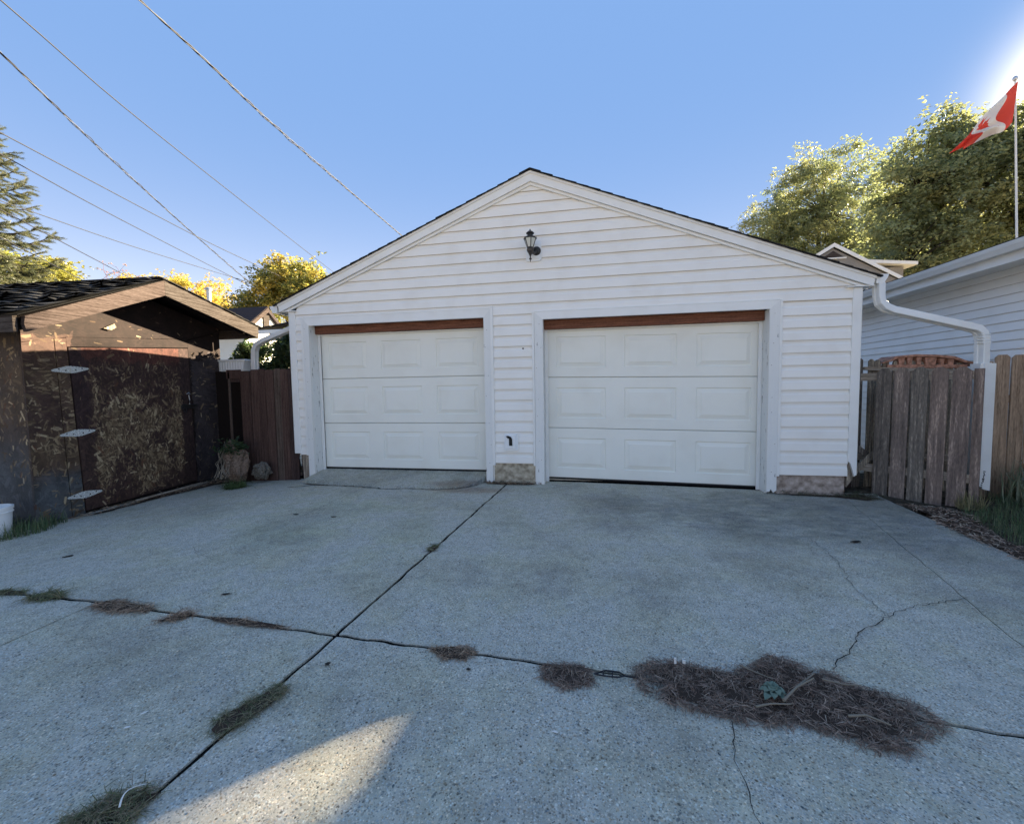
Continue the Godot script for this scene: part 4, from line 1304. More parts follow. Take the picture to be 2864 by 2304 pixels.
func build_fences() -> void:
	# between the shed and the garage
	var f := thing("brown_fence", "dark brown board fence between the shed and the double garage", "fence", Vector3(-4.8, 0, -5.54))
	var xs := [-5.24, -5.07, -4.925, -4.80, -4.665, -4.545, -4.42, -4.29]
	for i in 7:
		fence_board(f, xs[i], xs[i + 1] - xs[i] - 0.005, rf(-0.10, -0.07), [1.60, 1.625, 1.63, 1.615, 1.63, 1.62, 1.625][i], Vector3(0, 0, -5.545 - (0.012 if i % 3 == 1 else 0.0)), Vector3.RIGHT, M.fence_brown[[0, 1, 0, 1, 3, 1, 2][i]], 0.018, 0.02, rf(-0.002, 0.002))
	fence_board(f, -4.283, 0.09, 0.0, 0.33, Vector3(0, 0, -5.60), Vector3.RIGHT, M.fence_brown[2], 0.01)
	fence_board(f, -5.475, 0.03, 0.0, 1.6, Vector3(0, 0, -5.56), Vector3.RIGHT, M.fence_brown[3], 0.005)
	for y in [[0.35, -5.6], [1.44, -5.59]]:
		part("rail", one(func(m: MB) -> void: m.span(Vector3(-5.5, y[0], -5.60), Vector3(-4.28, y[0] + 0.09, -5.562), 0.004)), M.fence_brown[2], f)
	part("top_board", one(func(m: MB) -> void: m.span(Vector3(-5.50, 1.49, -5.56), Vector3(-5.245, 1.63, -5.54), 0.004)), M.fence_brown[0], f)
	part("gap_shade_sheet", one(func(m: MB) -> void: m.span(Vector3(-6.0, -0.2, -5.80), Vector3(-5.18, 1.62, -5.78))), M.shed_under, f)  # dark sheet added so the gap reads as deep shade
	# the gate leaf standing askew between the garage and the far fence
	var g := thing("gate_panel", "weathered grey brown gate panel of wide boards standing askew beside the garage", "gate", Vector3(3.6, 0, -5.45))
	var ux := Vector3(0.7337, 0, 0.6795)
	var o := Vector3(3.346, 0, -5.712)
	for q in [[0.045, 0.136, -0.12, 1.44, 0], [0.198, 0.134, -0.11, 1.445, 1], [0.352, 0.130, -0.085, 1.445, 2], [0.506, 0.132, -0.09, 1.435, 3], [0.668, 0.142, -0.07, 1.43, 4]]:
		fence_board(g, q[0], q[1], q[2], q[3], o, ux, M.gate[q[4]], 0.045, 0.022, 0.012)
	var back := ux.cross(Vector3.UP) * -1.0
	for y in [0.2, 1.30]:
		part("rail", one(func(m: MB) -> void: m.prism(PackedVector2Array([Vector2(-0.10, y), Vector2(0.83, y), Vector2(0.83, y + 0.09), Vector2(-0.10, y + 0.09)]), o + back * 0.001, ux, Vector3.UP, back * 0.038)), M.rail_wood, g)
	part("post", one(func(m: MB) -> void: m.prism(PackedVector2Array([Vector2(0.83, -0.1), Vector2(0.90, -0.1), Vector2(0.90, 1.41), Vector2(0.83, 1.41)]), o + back * 0.02, ux, Vector3.UP, back * 0.07)), M.gate[3], g)
	# the older fence behind it
	var h := thing("old_fence", "old picket fence with bleached rails, hidden behind the askew gate panel", "fence", Vector3(3.8, 0, -6.0))
	for q in [[3.30, 0.11, 1.585], [3.47, 0.06, 1.57], [3.54, 0.07, 1.56], [3.62, 0.07, 1.555], [3.74, 0.075, 1.545], [3.83, 0.07, 1.54], [3.915, 0.07, 1.54], [4.00, 0.07, 1.53], [4.10, 0.08, 1.52], [4.20, 0.08, 1.51], [4.30, 0.08, 1.51], [4.40, 0.08, 1.50]]:
		fence_board(h, q[0], q[1], -0.1, q[2], Vector3(0, 0, -6.0), Vector3.RIGHT, M.old_wood if q[0] > 3.4 else M.gate[0], 0.022, 0.02, rf(-0.006, 0.006))
	part("rail", one(func(m: MB) -> void: m.prism(PackedVector2Array([Vector2(3.40, 1.475), Vector2(4.5, 1.415), Vector2(4.5, 1.375), Vector2(3.40, 1.435)]), Vector3(0, 0, -5.978), Vector3.RIGHT, Vector3.UP, Vector3(0, 0, 0.05))), M.rail_wood, h)
	part("rail", one(func(m: MB) -> void: m.span(Vector3(3.3, 0.3, -5.978), Vector3(4.5, 0.38, -5.94))), M.rail_wood, h)
	fence_board(h, 3.09, 0.10, -0.1, 1.40, Vector3(0, 0, -5.95), Vector3.RIGHT, M.fence_brown[3], 0.01)
	fence_board(h, 3.195, 0.10, -0.1, 1.37, Vector3(0, 0, -5.96), Vector3.RIGHT, M.fence_brown[2], 0.01)
	# the newer tan fence, right of the downspout
	var t := thing("tan_fence", "newer tan board fence right of the long white downspout", "fence", Vector3(5.0, 0, -5.75))
	var x := 4.615
	for i in 3:
		fence_board(t, x, 0.138 if i < 2 else 0.05, -0.12 + rf(0, 0.02), 1.565 + rf(-0.008, 0.008), Vector3(0, 0, -5.75 - (0.004 if i == 1 else 0.0)), Vector3.RIGHT, M.tan[[1, 1, 0, 2, 0, 1, 0, 2, 1][i]], 0.032, 0.02, rf(-0.006, 0.006))
		x += 0.138 + rf(0.016, 0.022)
	for y in [0.22, 1.02]:
		part("rail", one(func(m: MB) -> void: m.span(Vector3(4.52, y, -5.79), Vector3(4.98, y + 0.09, -5.7515))), M.tan[1], t)
	part("post", one(func(m: MB) -> void: m.span(Vector3(4.53, -0.1, -5.84), Vector3(4.608, 1.5, -5.75), 0.004)), M.tan[1], t)

	# the terracotta coloured plastic shell lying on top
	var sh := thing("plastic_tray", "terracotta coloured plastic tray with slots in its rim, lying on the old fence", "tray", Vector3(4.1, 1.45, -6.0))
	part("lid", one(func(m: MB) -> void:
		m.prism(PackedVector2Array([Vector2(3.60, 1.525), Vector2(3.68, 1.555), Vector2(3.75, 1.60), Vector2(3.95, 1.615), Vector2(4.16, 1.605), Vector2(4.36, 1.58), Vector2(4.47, 1.53), Vector2(4.66, 1.47), Vector2(4.66, 1.455), Vector2(4.45, 1.508), Vector2(4.35, 1.553), Vector2(4.15, 1.578), Vector2(3.95, 1.588), Vector2(3.77, 1.576), Vector2(3.70, 1.535), Vector2(3.60, 1.512)]), Vector3(0, 0, -6.22), Vector3.RIGHT, Vector3.UP, Vector3(0, 0, 0.28))), M.terracotta, sh)
	for q in [[3.79, 0.05], [3.885, 0.035], [3.985, 0.035], [4.075, 0.10], [4.225, 0.035], [4.31, 0.05]]:
		part("rib", one(func(m: MB) -> void: m.prism(PackedVector2Array([Vector2(q[0], 1.47), Vector2(q[0] + q[1], 1.47), Vector2(q[0] + q[1] + 0.012, 1.582 - maxf(0.0, q[0] - 4.0) * 0.1), Vector2(q[0] - 0.012, 1.582 - maxf(0.0, q[0] - 4.0) * 0.1)]), Vector3(0, 0, -6.06), Vector3.RIGHT, Vector3.UP, Vector3(0, 0, 0.10))), M.terracotta, sh)
	part("rim", one(func(m: MB) -> void: m.prism(PackedVector2Array([Vector2(3.66, 1.455), Vector2(4.5, 1.435), Vector2(4.5, 1.475), Vector2(3.66, 1.495)]), Vector3(0, 0, -6.07), Vector3.RIGHT, Vector3.UP, Vector3(0, 0, 0.12))), M.terracotta, sh)

# ------------------------------------------------------------------ houses seen over the fences
func build_far_houses() -> void:
	var a := thing("white_house", "white clapboard house with a brown gabled roof beyond the brown fence", "house", Vector3(-14, 0, -13.5))
	var X := -11.15
	var mb := MB.new()
	mb.prism(PackedVector2Array([Vector2(-15.4, -0.1), Vector2(-12.05, -0.1), Vector2(-12.05, 3.30), Vector2(-13.0, 4.05), Vector2(-15.4, 2.1)]), Vector3(X - 0.1, 0, 0), Vector3(0, 0, 1), Vector3.UP, Vector3(0.098, 0, 0))
	part("gable_wall", mb, M.house_white, a)
	mb = MB.new()
	mb.span(Vector3(-18, -0.1, -12.15), Vector3(X - 0.101, 3.25, -12.05))
	part("front_wall", mb, M.house_white, a)
	mb = MB.new()
	mb.span(Vector3(-18, -0.1, -15.4), Vector3(X - 0.101, 2.0, -15.3))
	mb.span(Vector3(-18, -0.1, -15.29), Vector3(-17.9, 3.0, -12.16))
	part("back_wall", mb, M.house_white, a)
	for i in 24:
		var y := 0.4 + i * 0.15
		var zf := -12.05 if y < 3.25 else -12.05 - (y - 3.25) / 0.8
		if zf > -13.0:
			mb = MB.new()
			course(mb, Vector3(X, y, 0), Vector3.BACK, Vector3.RIGHT, Vector2(-15.3 if y < 2.0 else -15.3 + (y - 2.0) * 1.2, zf), Vector2(-15.3 if y < 2.0 else -15.3 + (y - 1.85) * 1.2, zf - (0.0 if y < 3.2 else 0.16)), 0.15, false)
			part("siding_board", mb, M.house_white, a)
		if y < 3.1:
			mb = MB.new()
			course(mb, Vector3(0, y, -12.05), Vector3.RIGHT, Vector3.BACK, Vector2(-18, X + 0.01), Vector2(-18, X + 0.01), 0.15, false)
			part("siding_board", mb, M.house_white, a)
	mb = MB.new()
	mb.prism(PackedVector2Array([Vector2(-11.80, 3.26), Vector2(-13.0, 4.22), Vector2(-15.6, 2.1), Vector2(-15.6, 1.98), Vector2(-13.0, 4.08), Vector2(-11.80, 3.14)]), Vector3(-18.3, 0, 0), Vector3(0, 0, 1), Vector3.UP, Vector3(7.25, 0, 0))
	var rf_ := part("roof", mb, M.roof_brown, a)
	for i in 11:
		var t0 := i / 11.0
		mb = MB.new()
		var z := lerpf(-11.80, -13.0, t0)
		var y := lerpf(3.26, 4.22, t0)
		mb.prism(PackedVector2Array([Vector2(z, y + 0.03), Vector2(z, y + 0.012), Vector2(z - 0.14, y + 0.118), Vector2(z - 0.14, y + 0.13)]), Vector3(-18.3, 0, 0), Vector3(0, 0, 1), Vector3.UP, Vector3(7.27, 0, 0))
		part("shingle_course", mb, M.roof_brown, rf_)
	mb = MB.new()
	mb.prism(PackedVector2Array([Vector2(-11.78, 3.25), Vector2(-13.0, 4.215), Vector2(-13.0, 4.05), Vector2(-11.78, 3.09)]), Vector3(-11.04, 0, 0), Vector3(0, 0, 1), Vector3.UP, Vector3(0.03, 0, 0))
	part("rake_board", mb, M.fascia_wood, rf_)
	part("gable_vent", one(func(m: MB) -> void: m.span(Vector3(X + 0.012, 3.35, -13.12), Vector3(X + 0.05, 3.95, -12.85))), M.fascia_grey, a)
	# flue
	part("flue_base", one(func(m: MB) -> void: m.prism(PackedVector2Array([Vector2(-14.45, 3.7), Vector2(-13.7, 3.7), Vector2(-13.78, 4.45), Vector2(-13.98, 4.62), Vector2(-14.12, 4.62), Vector2(-14.33, 4.45)]), Vector3(0, 0, -13.9), Vector3.RIGHT, Vector3.UP, Vector3(0, 0, 0.6))), M.flashing, a)
	part("flue_pipe", one(func(m: MB) -> void: m.lathe([Vector2(0.075, 4.5), Vector2(0.075, 5.08), Vector2(0.085, 5.085), Vector2(0.085, 5.12), Vector2(0.14, 5.14), Vector2(0.13, 5.17), Vector2(0.05, 5.22), Vector2(0, 5.23)], Vector3(-14.05, 0, -13.6), Basis(), 14)), M.steel, a)

	# the porch beside it
	var p := thing("porch", "white beamed porch with a dark roof and one slim post, beyond the brown fence", "porch", Vector3(-7.8, 0, -10.3))
	mb = MB.new()
	mb.prism(PackedVector2Array([Vector2(-8.85, 2.98), Vector2(-6.4, 3.30), Vector2(-6.4, 3.24), Vector2(-8.85, 2.95)]), Vector3(0, 0, -12.0), Vector3.RIGHT, Vector3.UP, Vector3(0, 0, 2.1))
	part("roof", mb, M.shingle[1], p)
	part("fascia_board", one(func(m: MB) -> void: m.span(Vector3(-8.85, 2.83, -9.93), Vector3(-6.4, 2.93, -9.9), 0.004)), M.trim, p)
	for q in [[2.68, -10.3], [2.60, -10.9]]:
		part("beam", one(func(m: MB) -> void: m.span(Vector3(-8.8, q[0], q[1]), Vector3(-6.4, q[0] + 0.10, q[1] + 0.06), 0.004)), M.trim, p)
	for q in [-8.45, -7.75, -7.0]:
		part("rafter", one(func(m: MB) -> void: m.span(Vector3(q, 2.79, -11.9), Vector3(q + 0.05, 2.93, -9.94))), M.trim, p)
	part("post", one(func(m: MB) -> void: m.span(Vector3(-8.09, -0.1, -10.05), Vector3(-8.02, 2.83, -9.98), 0.004)), M.trim, p)
	part("screen", one(func(m: MB) -> void: m.span(Vector3(-7.98, -0.1, -10.2), Vector3(-6.4, 2.75, -10.16))), M.beige, p)
	part("rail", one(func(m: MB) -> void: m.span(Vector3(-8.85, 2.35, -10.9), Vector3(-8.1, 2.40, -10.85))), M.fascia_grey, p)

	var b := thing("stucco_house", "beige stucco house whose white trimmed gable peeps over between the two garages", "house", Vector3(8.7, 0, -18.5))
	mb = MB.new()
	mb.prism(PackedVector2Array([Vector2(6.3, -0.1), Vector2(11.0, -0.1), Vector2(11.0, 4.65), Vector2(8.64, 6.05), Vector2(6.3, 4.65)]), Vector3(0, 0, -17.2), Vector3.RIGHT, Vector3.UP, Vector3(0, 0, 0.15))
	part("gable_wall", mb, M.stucco, b)
	mb = MB.new()
	mb.span(Vector3(6.3, -0.1, -24.0), Vector3(6.45, 4.6, -17.21))
	mb.span(Vector3(10.85, -0.1, -24.0), Vector3(11.0, 4.6, -17.21))
	mb.span(Vector3(6.46, -0.1, -24.0), Vector3(10.84, 4.6, -23.9))
	part("side_wall", mb, M.stucco, b)
	mb = MB.new()
	mb.prism(PackedVector2Array([Vector2(5.95, 4.56), Vector2(8.64, 6.20), Vector2(11.35, 4.56), Vector2(11.35, 4.48), Vector2(8.64, 6.10), Vector2(5.95, 4.48)]), Vector3(0, 0, -24.2), Vector3.RIGHT, Vector3.UP, Vector3(0, 0, 7.2))
	var rb := part("roof", mb, M.shingle[2], b)
	for s in [-1.0, 1.0]:
		mb = MB.new()
		mb.prism(PackedVector2Array([Vector2(8.64, 6.215), Vector2(8.64 + s * 2.74, 4.545), Vector2(8.64 + s * 2.74, 4.425), Vector2(8.64, 6.08)]), Vector3(0, 0, -16.99), Vector3.RIGHT, Vector3.UP, Vector3(0, 0, 0.035))
		part("rake_board", mb, M.trim, rb)
	part("louvre", one(func(m: MB) -> void: m.prism(PackedVector2Array([Vector2(8.30, 5.72), Vector2(8.98, 5.72), Vector2(8.64, 5.95)]), Vector3(0, 0, -17.05), Vector3.RIGHT, Vector3.UP, Vector3(0, 0, 0.03))), M.fascia_grey, b)
	part("louvre_sill", one(func(m: MB) -> void: m.span(Vector3(8.22, 5.67, -17.05), Vector3(9.06, 5.71, -17.0))), M.trim, b)
	var wn := part("window", one(func(m: MB) -> void:
		m.span(Vector3(9.28, 5.10, -17.05), Vector3(9.76, 5.18, -17.0))
		m.span(Vector3(9.28, 4.2, -17.05), Vector3(9.35, 5.10, -17.0))
		m.span(Vector3(9.69, 4.2, -17.05), Vector3(9.76, 5.10, -17.0))
		m.span(Vector3(9.36, 4.2, -17.05), Vector3(9.68, 4.27, -17.0))), M.trim, b)
	part("pane", one(func(m: MB) -> void: m.span(Vector3(9.35, 4.27, -17.045), Vector3(9.69, 5.10, -17.03))), M.glass, wn)
	# dormer behind the gable
	var dz := -19.0
	part("dormer_wall", one(func(m: MB) -> void: m.span(Vector3(10.0, 4.2, dz - 2.5), Vector3(12.1, 5.72, dz))), M.stucco, b)
	mb = MB.new()
	mb.prism(PackedVector2Array([Vector2(9.6, 6.13), Vector2(12.42, 5.83), Vector2(12.42, 5.71), Vector2(9.6, 6.0)]), Vector3(0, 0, dz - 2.8), Vector3.RIGHT, Vector3.UP, Vector3(0, 0, 3.05))
	part("dormer_roof", mb, M.trim, b)

	# flag
	var f := thing("flag_pole", "white flag pole leaning over the trees at the right", "pole", Vector3(9.95, 2.9, -12.0))
	part("pole", one(func(m: MB) -> void: m.tube(PackedVector3Array([Vector3(10.1, 2.9, -12.0), Vector3(9.93, 4.6, -12.0), Vector3(9.735, 8.15, -12.0)]), 0.026, 0.017, 10)), M.metal_white, f)
	part("finial", one(func(m: MB) -> void: m.blob(Vector3(9.73, 8.2, -12.0), Vector3(0.045, 0.06, 0.045), 3, 0.02, 1.0, 8, 10)), M.steel, f)
	build_flag()

func leaf_mark() -> PackedVector2Array:
	# an eleven pointed leaf, half described, then mirrored
	var h := [[0.0, 0.50], [0.09, 0.33], [0.20, 0.385], [0.155, 0.10], [0.285, 0.225], [0.315, 0.15], [0.46, 0.18], [0.405, 0.03], [0.465, -0.02], [0.22, -0.225], [0.245, -0.30], [0.02, -0.27], [0.025, -0.5]]
	var o := PackedVector2Array()
	for p in h: o.append(Vector2(p[0], -p[1]))
	for i in range(h.size() - 1, 0, -1): o.append(Vector2(-h[i][0], -h[i][1]))
	return o

func build_flag() -> void:
	var im := Image.create(256, 128, false, Image.FORMAT_RGB8)
	im.fill(Color(0.90, 0.89, 0.86))
	im.fill_rect(Rect2i(0, 0, 64, 128), Color(0.86, 0.33, 0.28))
	im.fill_rect(Rect2i(192, 0, 64, 128), Color(0.86, 0.33, 0.28))
	var lf := leaf_mark()
	for y in range(8, 120):
		for x in range(66, 190):
			if Geometry2D.is_point_in_polygon(Vector2((x - 128) / 86.0, (y - 58) / 86.0), lf):
				im.set_pixel(x, y, Color(0.86, 0.33, 0.28))
	var m := mat(Color.WHITE, 0.8, 0.2)
	m.albedo_texture = tex(im)
	m.backlight_enabled = true
	m.backlight = lin(0.9, 0.9, 0.9)
	# hanging cloth: the hoist runs down the pole, the fly droops to the left in folds
	var mb := MB.new()
	var nu := 40
	var nv := 16
	var pts := []
	var uvs := []
	for j in nv + 1:
		for i in nu + 1:
			var u := float(i) / nu
			var v := float(j) / nv
			var hoist := Vector2(9.735, 8.10).lerp(Vector2(9.665, 7.20), v)
			var topfly := Vector2(8.36, 6.62)
			var botfly := Vector2(8.72, 6.70)
			var tp := Vector2(9.735, 8.10).lerp(topfly, u) + Vector2(0.0, 0.05 * sin(u * PI))
			var bt := Vector2(9.665, 7.20).lerp(botfly, u) + Vector2(0.0, -0.06 * sin(u * PI) - 0.05 * sin(u * TAU))
			var p := tp.lerp(bt, v)
			if i == 0: p = hoist
			var z := -11.93 + 0.13 * sin(v * 8.0 + u * 3.0) * smoothstep(0.0, 0.3, u) + 0.12 * sin(u * 9.0 + v * 3.5) * smoothstep(0.1, 0.6, u) + 0.18 * u
			pts.append(Vector3(p.x, p.y, z))
			uvs.append(Vector2(u, v))
	var w := nu + 1
	for j in nv:
		for i in nu:
			var k := j * w + i
			mb.poly([pts[k], pts[k + w], pts[k + w + 1]], Vector3.BACK, [uvs[k], uvs[k + w], uvs[k + w + 1]])
			mb.poly([pts[k], pts[k + w + 1], pts[k + 1]], Vector3.BACK, [uvs[k], uvs[k + w + 1], uvs[k + 1]])
	lone("flag", mb, m, "red and white flag with a red leaf, drooping from the white pole", "flag")

# ------------------------------------------------------------------ trees
# a little sprig of leaves about one unit across
func sprig(n: int, ln: float, wd: float, seed_: int, droop := 0.0) -> ArrayMesh:
	var r := RandomNumberGenerator.new()
	r.seed = seed_
	var mb := MB.new()
	for i in n:
		var at := Vector3(r.randf_range(-0.5, 0.5), r.randf_range(-0.35, 0.35), r.randf_range(-0.5, 0.5))
		var d := Vector3(r.randf_range(-1, 1), r.randf_range(-0.7, 0.5) - droop, r.randf_range(-1, 1)).normalized()
		var s := d.cross(Vector3(r.randf_range(-1, 1), r.randf_range(0.2, 1), r.randf_range(-1, 1))).normalized()
		var nn := s.cross(d).normalized()
		var l := ln * r.randf_range(0.7, 1.25)
		var w := wd * r.randf_range(0.7, 1.2)
		var a := at
		var b := at + d * l * 0.45 + s * w * 0.5 + nn * l * 0.06
		var c := at + d * l - nn * l * 0.08
		var e := at + d * l * 0.45 - s * w * 0.5 + nn * l * 0.06
		mb.poly([a, b, c])
		mb.poly([a, c, e])
	return mb.mesh()

func bend(a: Vector3, b: Vector3, sag: float, n: int, wob: float) -> PackedVector3Array:
	var o := PackedVector3Array()
	for i in n + 1:
		var f := float(i) / n
		var p := a.lerp(b, f) + Vector3(0, sag * sin(f * PI), 0)
		if i > 0 and i < n: p += Vector3(rf(-wob, wob), rf(-wob, wob), rf(-wob, wob))
		o.append(p)
	return o

# lobes: [centre, radii, number of clumps]; palette: colours (linear)
func tree(called: String, label: String, at: Vector3, trunk_r: float, lobes: Array, sprigs: int, size: float, spread: float, palette: Array, mesh: Mesh, group := "", keep = null, bark: Material = null) -> Node3D:
	var t := thing(called, label, "tree", at, group)
	var tb := MB.new()
	var top := Vector3.ZERO
	for l in lobes: top += l[0] / lobes.size()
	var fork := Vector3(at.x * 0.75 + top.x * 0.25, lerpf(at.y, top.y, 0.45), at.z * 0.75 + top.z * 0.25)
	tb.tube(bend(at, fork, 0.0, 5, trunk_r * 0.25), trunk_r, trunk_r * 0.7, 9)
	var xf := []
	var cols := []
	var hue := FastNoiseLite.new()
	hue.seed = rng.randi(); hue.frequency = 0.35
	for l in lobes:
		var c: Vector3 = l[0]
		var rd: Vector3 = l[1]
		tb.tube(bend(fork, c, 0.2, 6, 0.12), trunk_r * 0.6, trunk_r * 0.2, 7)
		for k in int(l[2]):
			var d := Vector3(rng.randfn(), rng.randfn(), rng.randfn()).normalized()
			var rr := pow(rng.randf(), 0.42)
			var p := c + d * rd * rr * rf(0.85, 1.08)
			if p.y < at.y + 0.4: continue
			if rng.randf() < 0.55:
				tb.tube(bend(c + (p - c) * 0.12, p, 0.15, 4, 0.07), trunk_r * 0.11, 0.008, 4, false)
			var reach := spread * rf(0.6, 1.35)
			var lob := palette[rng.randi() % palette.size()] as Color
			for s in sprigs:
				var q := p + Vector3(rng.randfn(0, reach), rng.randfn(0, reach * 0.62), rng.randfn(0, reach))
				if keep != null and not keep.call(q): continue
				var b := Basis.from_euler(Vector3(rf(-0.6, 0.6), rf(0, TAU), rf(-0.6, 0.6))).scaled(Vector3.ONE * size * rf(0.75, 1.3))
				xf.append(Transform3D(b, q))
				var other := palette[rng.randi() % palette.size()] as Color
				cols.append(lob.lerp(other, 0.45) * rf(0.8, 1.2))
	part("trunk", tb, bark if bark else M.bark, t)
	multi("crown", mesh, M.leaf, xf, cols, t)
	return t

# gap cut in the crowns along the sun, so light lands on this concrete
var lit := PackedVector2Array([Vector2(-0.1, -1.9), Vector2(-0.1, -1.2), Vector2(-0.48, -1.10), Vector2(-0.70, -0.97), Vector2(-0.92, -0.84), Vector2(-1.25, -0.62), Vector2(-1.8, -0.28), Vector2(-2.5, 0.0), Vector2(-2.25, -0.5), Vector2(-1.8, -0.78), Vector2(-1.47, -1.0), Vector2(-1.25, -1.22), Vector2(-1.04, -1.45), Vector2(-0.88, -1.66), Vector2(-0.72, -1.9)])

func shades_gap(q: Vector3) -> bool:
	var f := q.y / SUN.y
	return not Geometry2D.is_point_in_polygon(Vector2(q.x - SUN.x * f, q.z - SUN.z * f), lit)

func build_trees() -> void:
	var broad := sprig(6, 0.62, 0.34, 1)
	var narrow := sprig(9, 0.62, 0.17, 2, 0.25)
	var green := [Color(0.23, 0.26, 0.13), Color(0.28, 0.30, 0.14), Color(0.18, 0.22, 0.12), Color(0.34, 0.33, 0.15)]
	var deep := [Color(0.25, 0.29, 0.16), Color(0.30, 0.33, 0.17), Color(0.21, 0.25, 0.15), Color(0.38, 0.37, 0.17)]
	tree("feathery_tree", "feathery green tree rising behind the right slope of the garage roof", Vector3(15.8, -0.1, -34.6), 0.46,
		[[Vector3(16.5, 13.3, -33.8), Vector3(3.8, 4.5, 3.6), 120], [Vector3(13.0, 10.2, -33.5), Vector3(2.8, 4.3, 3.0), 95], [Vector3(19.8, 10.7, -34.6), Vector3(3.6, 5.6, 3.6), 100], [Vector3(15.8, 7.7, -33.8), Vector3(5.0, 3.3, 3.3), 80]],
		30, 0.36, 0.44, green, narrow)
	tree("leafy_tree", "tall dark green leafy tree behind the flag at the right", Vector3(16.2, -0.1, -22.5), 0.42,
		[[Vector3(14.4, 9.4, -21.8), Vector3(2.3, 2.8, 2.4), 96], [Vector3(16.7, 9.9, -22), Vector3(2.7, 3.6, 2.6), 140], [Vector3(13.6, 6.3, -21.2), Vector3(2.8, 2.6, 2.2), 70], [Vector3(19.2, 8.6, -22), Vector3(3.0, 4.6, 2.8), 130], [Vector3(16.2, 5.6, -21.6), Vector3(3.4, 2.4, 2.4), 56]],
		32, 0.25, 0.33, deep, broad, "", shades_gap)  # leaves left out where they would block the sun patch
	tree("added_shade_tree", "unseen broad green tree beyond the right edge, added to shade the driveway", Vector3(24.0, -0.1, -16.0), 0.4,
		[[Vector3(21.0, 8.0, -16.5), Vector3(3.6, 4.2, 3.2), 190], [Vector3(24.0, 8.0, -14.5), Vector3(3.6, 4.6, 3.4), 150], [Vector3(20.0, 10.4, -20.0), Vector3(3.0, 3.2, 3.0), 130]],
		75, 0.36, 0.44, deep, broad, "", shades_gap)  # unseen tree, added only for the shade it throws on the driveway
	# left side: autumn colours, in full sun
	var yellow := [Color(0.36, 0.33, 0.07), Color(0.42, 0.38, 0.10), Color(0.26, 0.29, 0.07), Color(0.31, 0.30, 0.08)]
	tree("yellow_tree", "bright yellow green tree beneath the spruce at the left edge", Vector3(-26.0, -0.1, -15.5), 0.3,
		[[Vector3(-26.3, 5.4, -15.5), Vector3(2.6, 2.9, 2.4), 130], [Vector3(-23.9, 4.1, -15.2), Vector3(1.5, 1.9, 1.6), 60]],
		58, 0.28, 0.34, yellow, broad)
	var gold := [Color(0.62, 0.45, 0.08), Color(0.68, 0.52, 0.13), Color(0.52, 0.36, 0.07), Color(0.45, 0.40, 0.10)]
	tree("golden_tree", "small golden tree whose top shows over the shed roof, left of the ridge", Vector3(-26.3, -0.1, -20.5), 0.2,
		[[Vector3(-26.3, 6.9, -20.5), Vector3(2.0, 1.3, 1.6), 34]], 30, 0.24, 0.30, gold, broad, "golden trees over the shed")
	tree("golden_tree", "wider golden tree with thinning leaves over the right slope of the shed roof", Vector3(-21.8, -0.1, -20.5), 0.24,
		[[Vector3(-22.4, 6.7, -20.5), Vector3(1.8, 1.4, 1.6), 44], [Vector3(-20.4, 5.4, -20.5), Vector3(1.4, 1.1, 1.4), 26]], 30, 0.24, 0.30, gold, broad, "golden trees over the shed")
	var mixed := [Color(0.30, 0.29, 0.08), Color(0.19, 0.22, 0.075), Color(0.55, 0.42, 0.10), Color(0.24, 0.25, 0.08)]
	tree("turning_tree", "green tree turning yellow behind the left eave of the double garage", Vector3(-14.4, -0.1, -18.3), 0.26,
		[[Vector3(-14.5, 6.2, -18.2), Vector3(1.7, 1.6, 1.6), 62], [Vector3(-16.4, 5.1, -18.2), Vector3(1.3, 1.0, 1.3), 34], [Vector3(-12.8, 5.6, -18.2), Vector3(1.3, 1.7, 1.3), 40]],
		34, 0.24, 0.28, mixed, broad)
	# bare reddish twigs
	var bare := thing("bare_tree", "small nearly bare tree with reddish twigs, right of the yellow tree", "tree", Vector3(-24.3, -0.1, -18.0))
	var tb := MB.new()
	tb.tube(bend(Vector3(-24.3, -0.1, -18), Vector3(-24.1, 3.6, -18), 0, 4, 0.05), 0.12, 0.07, 7)
	var xf := []
	var cols := []
	for k in 34:
		var a := Vector3(-24.1 + rf(-0.3, 0.3), rf(2.6, 4.2), -18 + rf(-0.3, 0.3))
		var b := a + Vector3(rf(-1.4, 1.9), rf(1.4, 3.4), rf(-1.2, 1.2))
		var p := bend(a, b, rf(-0.2, 0.3), 5, 0.07)
		tb.tube(p, 0.022, 0.007, 5, false)
		for j in 6:
			var c := p[2 + rng.randi() % 4]
			var e := c + Vector3(rf(-0.7, 0.7), rf(0.1, 0.8), rf(-0.6, 0.6))
			tb.tube(bend(c, e, 0.06, 3, 0.04), 0.009, 0.004, 4, false)
			if rng.randf() < 0.7:
				xf.append(Transform3D(Basis.from_euler(Vector3(rf(-1, 1), rf(0, 6), 0)).scaled(Vector3.ONE * 0.16), e))
				cols.append(Color(0.34, 0.14, 0.10).lerp(Color(0.45, 0.28, 0.1), rng.randf()))
	part("trunk", tb, M.bark_red, bare)
	multi("leaves", broad, M.leaf, xf, cols, bare)
	build_spruce()
	# shrubs behind the brown fence
	var sh := [Color(0.05, 0.085, 0.035), Color(0.075, 0.11, 0.04), Color(0.10, 0.13, 0.05)]
	bush("shrub", "leafy shrub beside the left downspout, over the brown fence", Vector3(-5.75, -0.1, -6.7), [[Vector3(-6.05, 1.75, -6.6), Vector3(0.22, 0.32, 0.2)], [Vector3(-5.55, 1.78, -6.7), Vector3(0.26, 0.36, 0.22)]], sh)
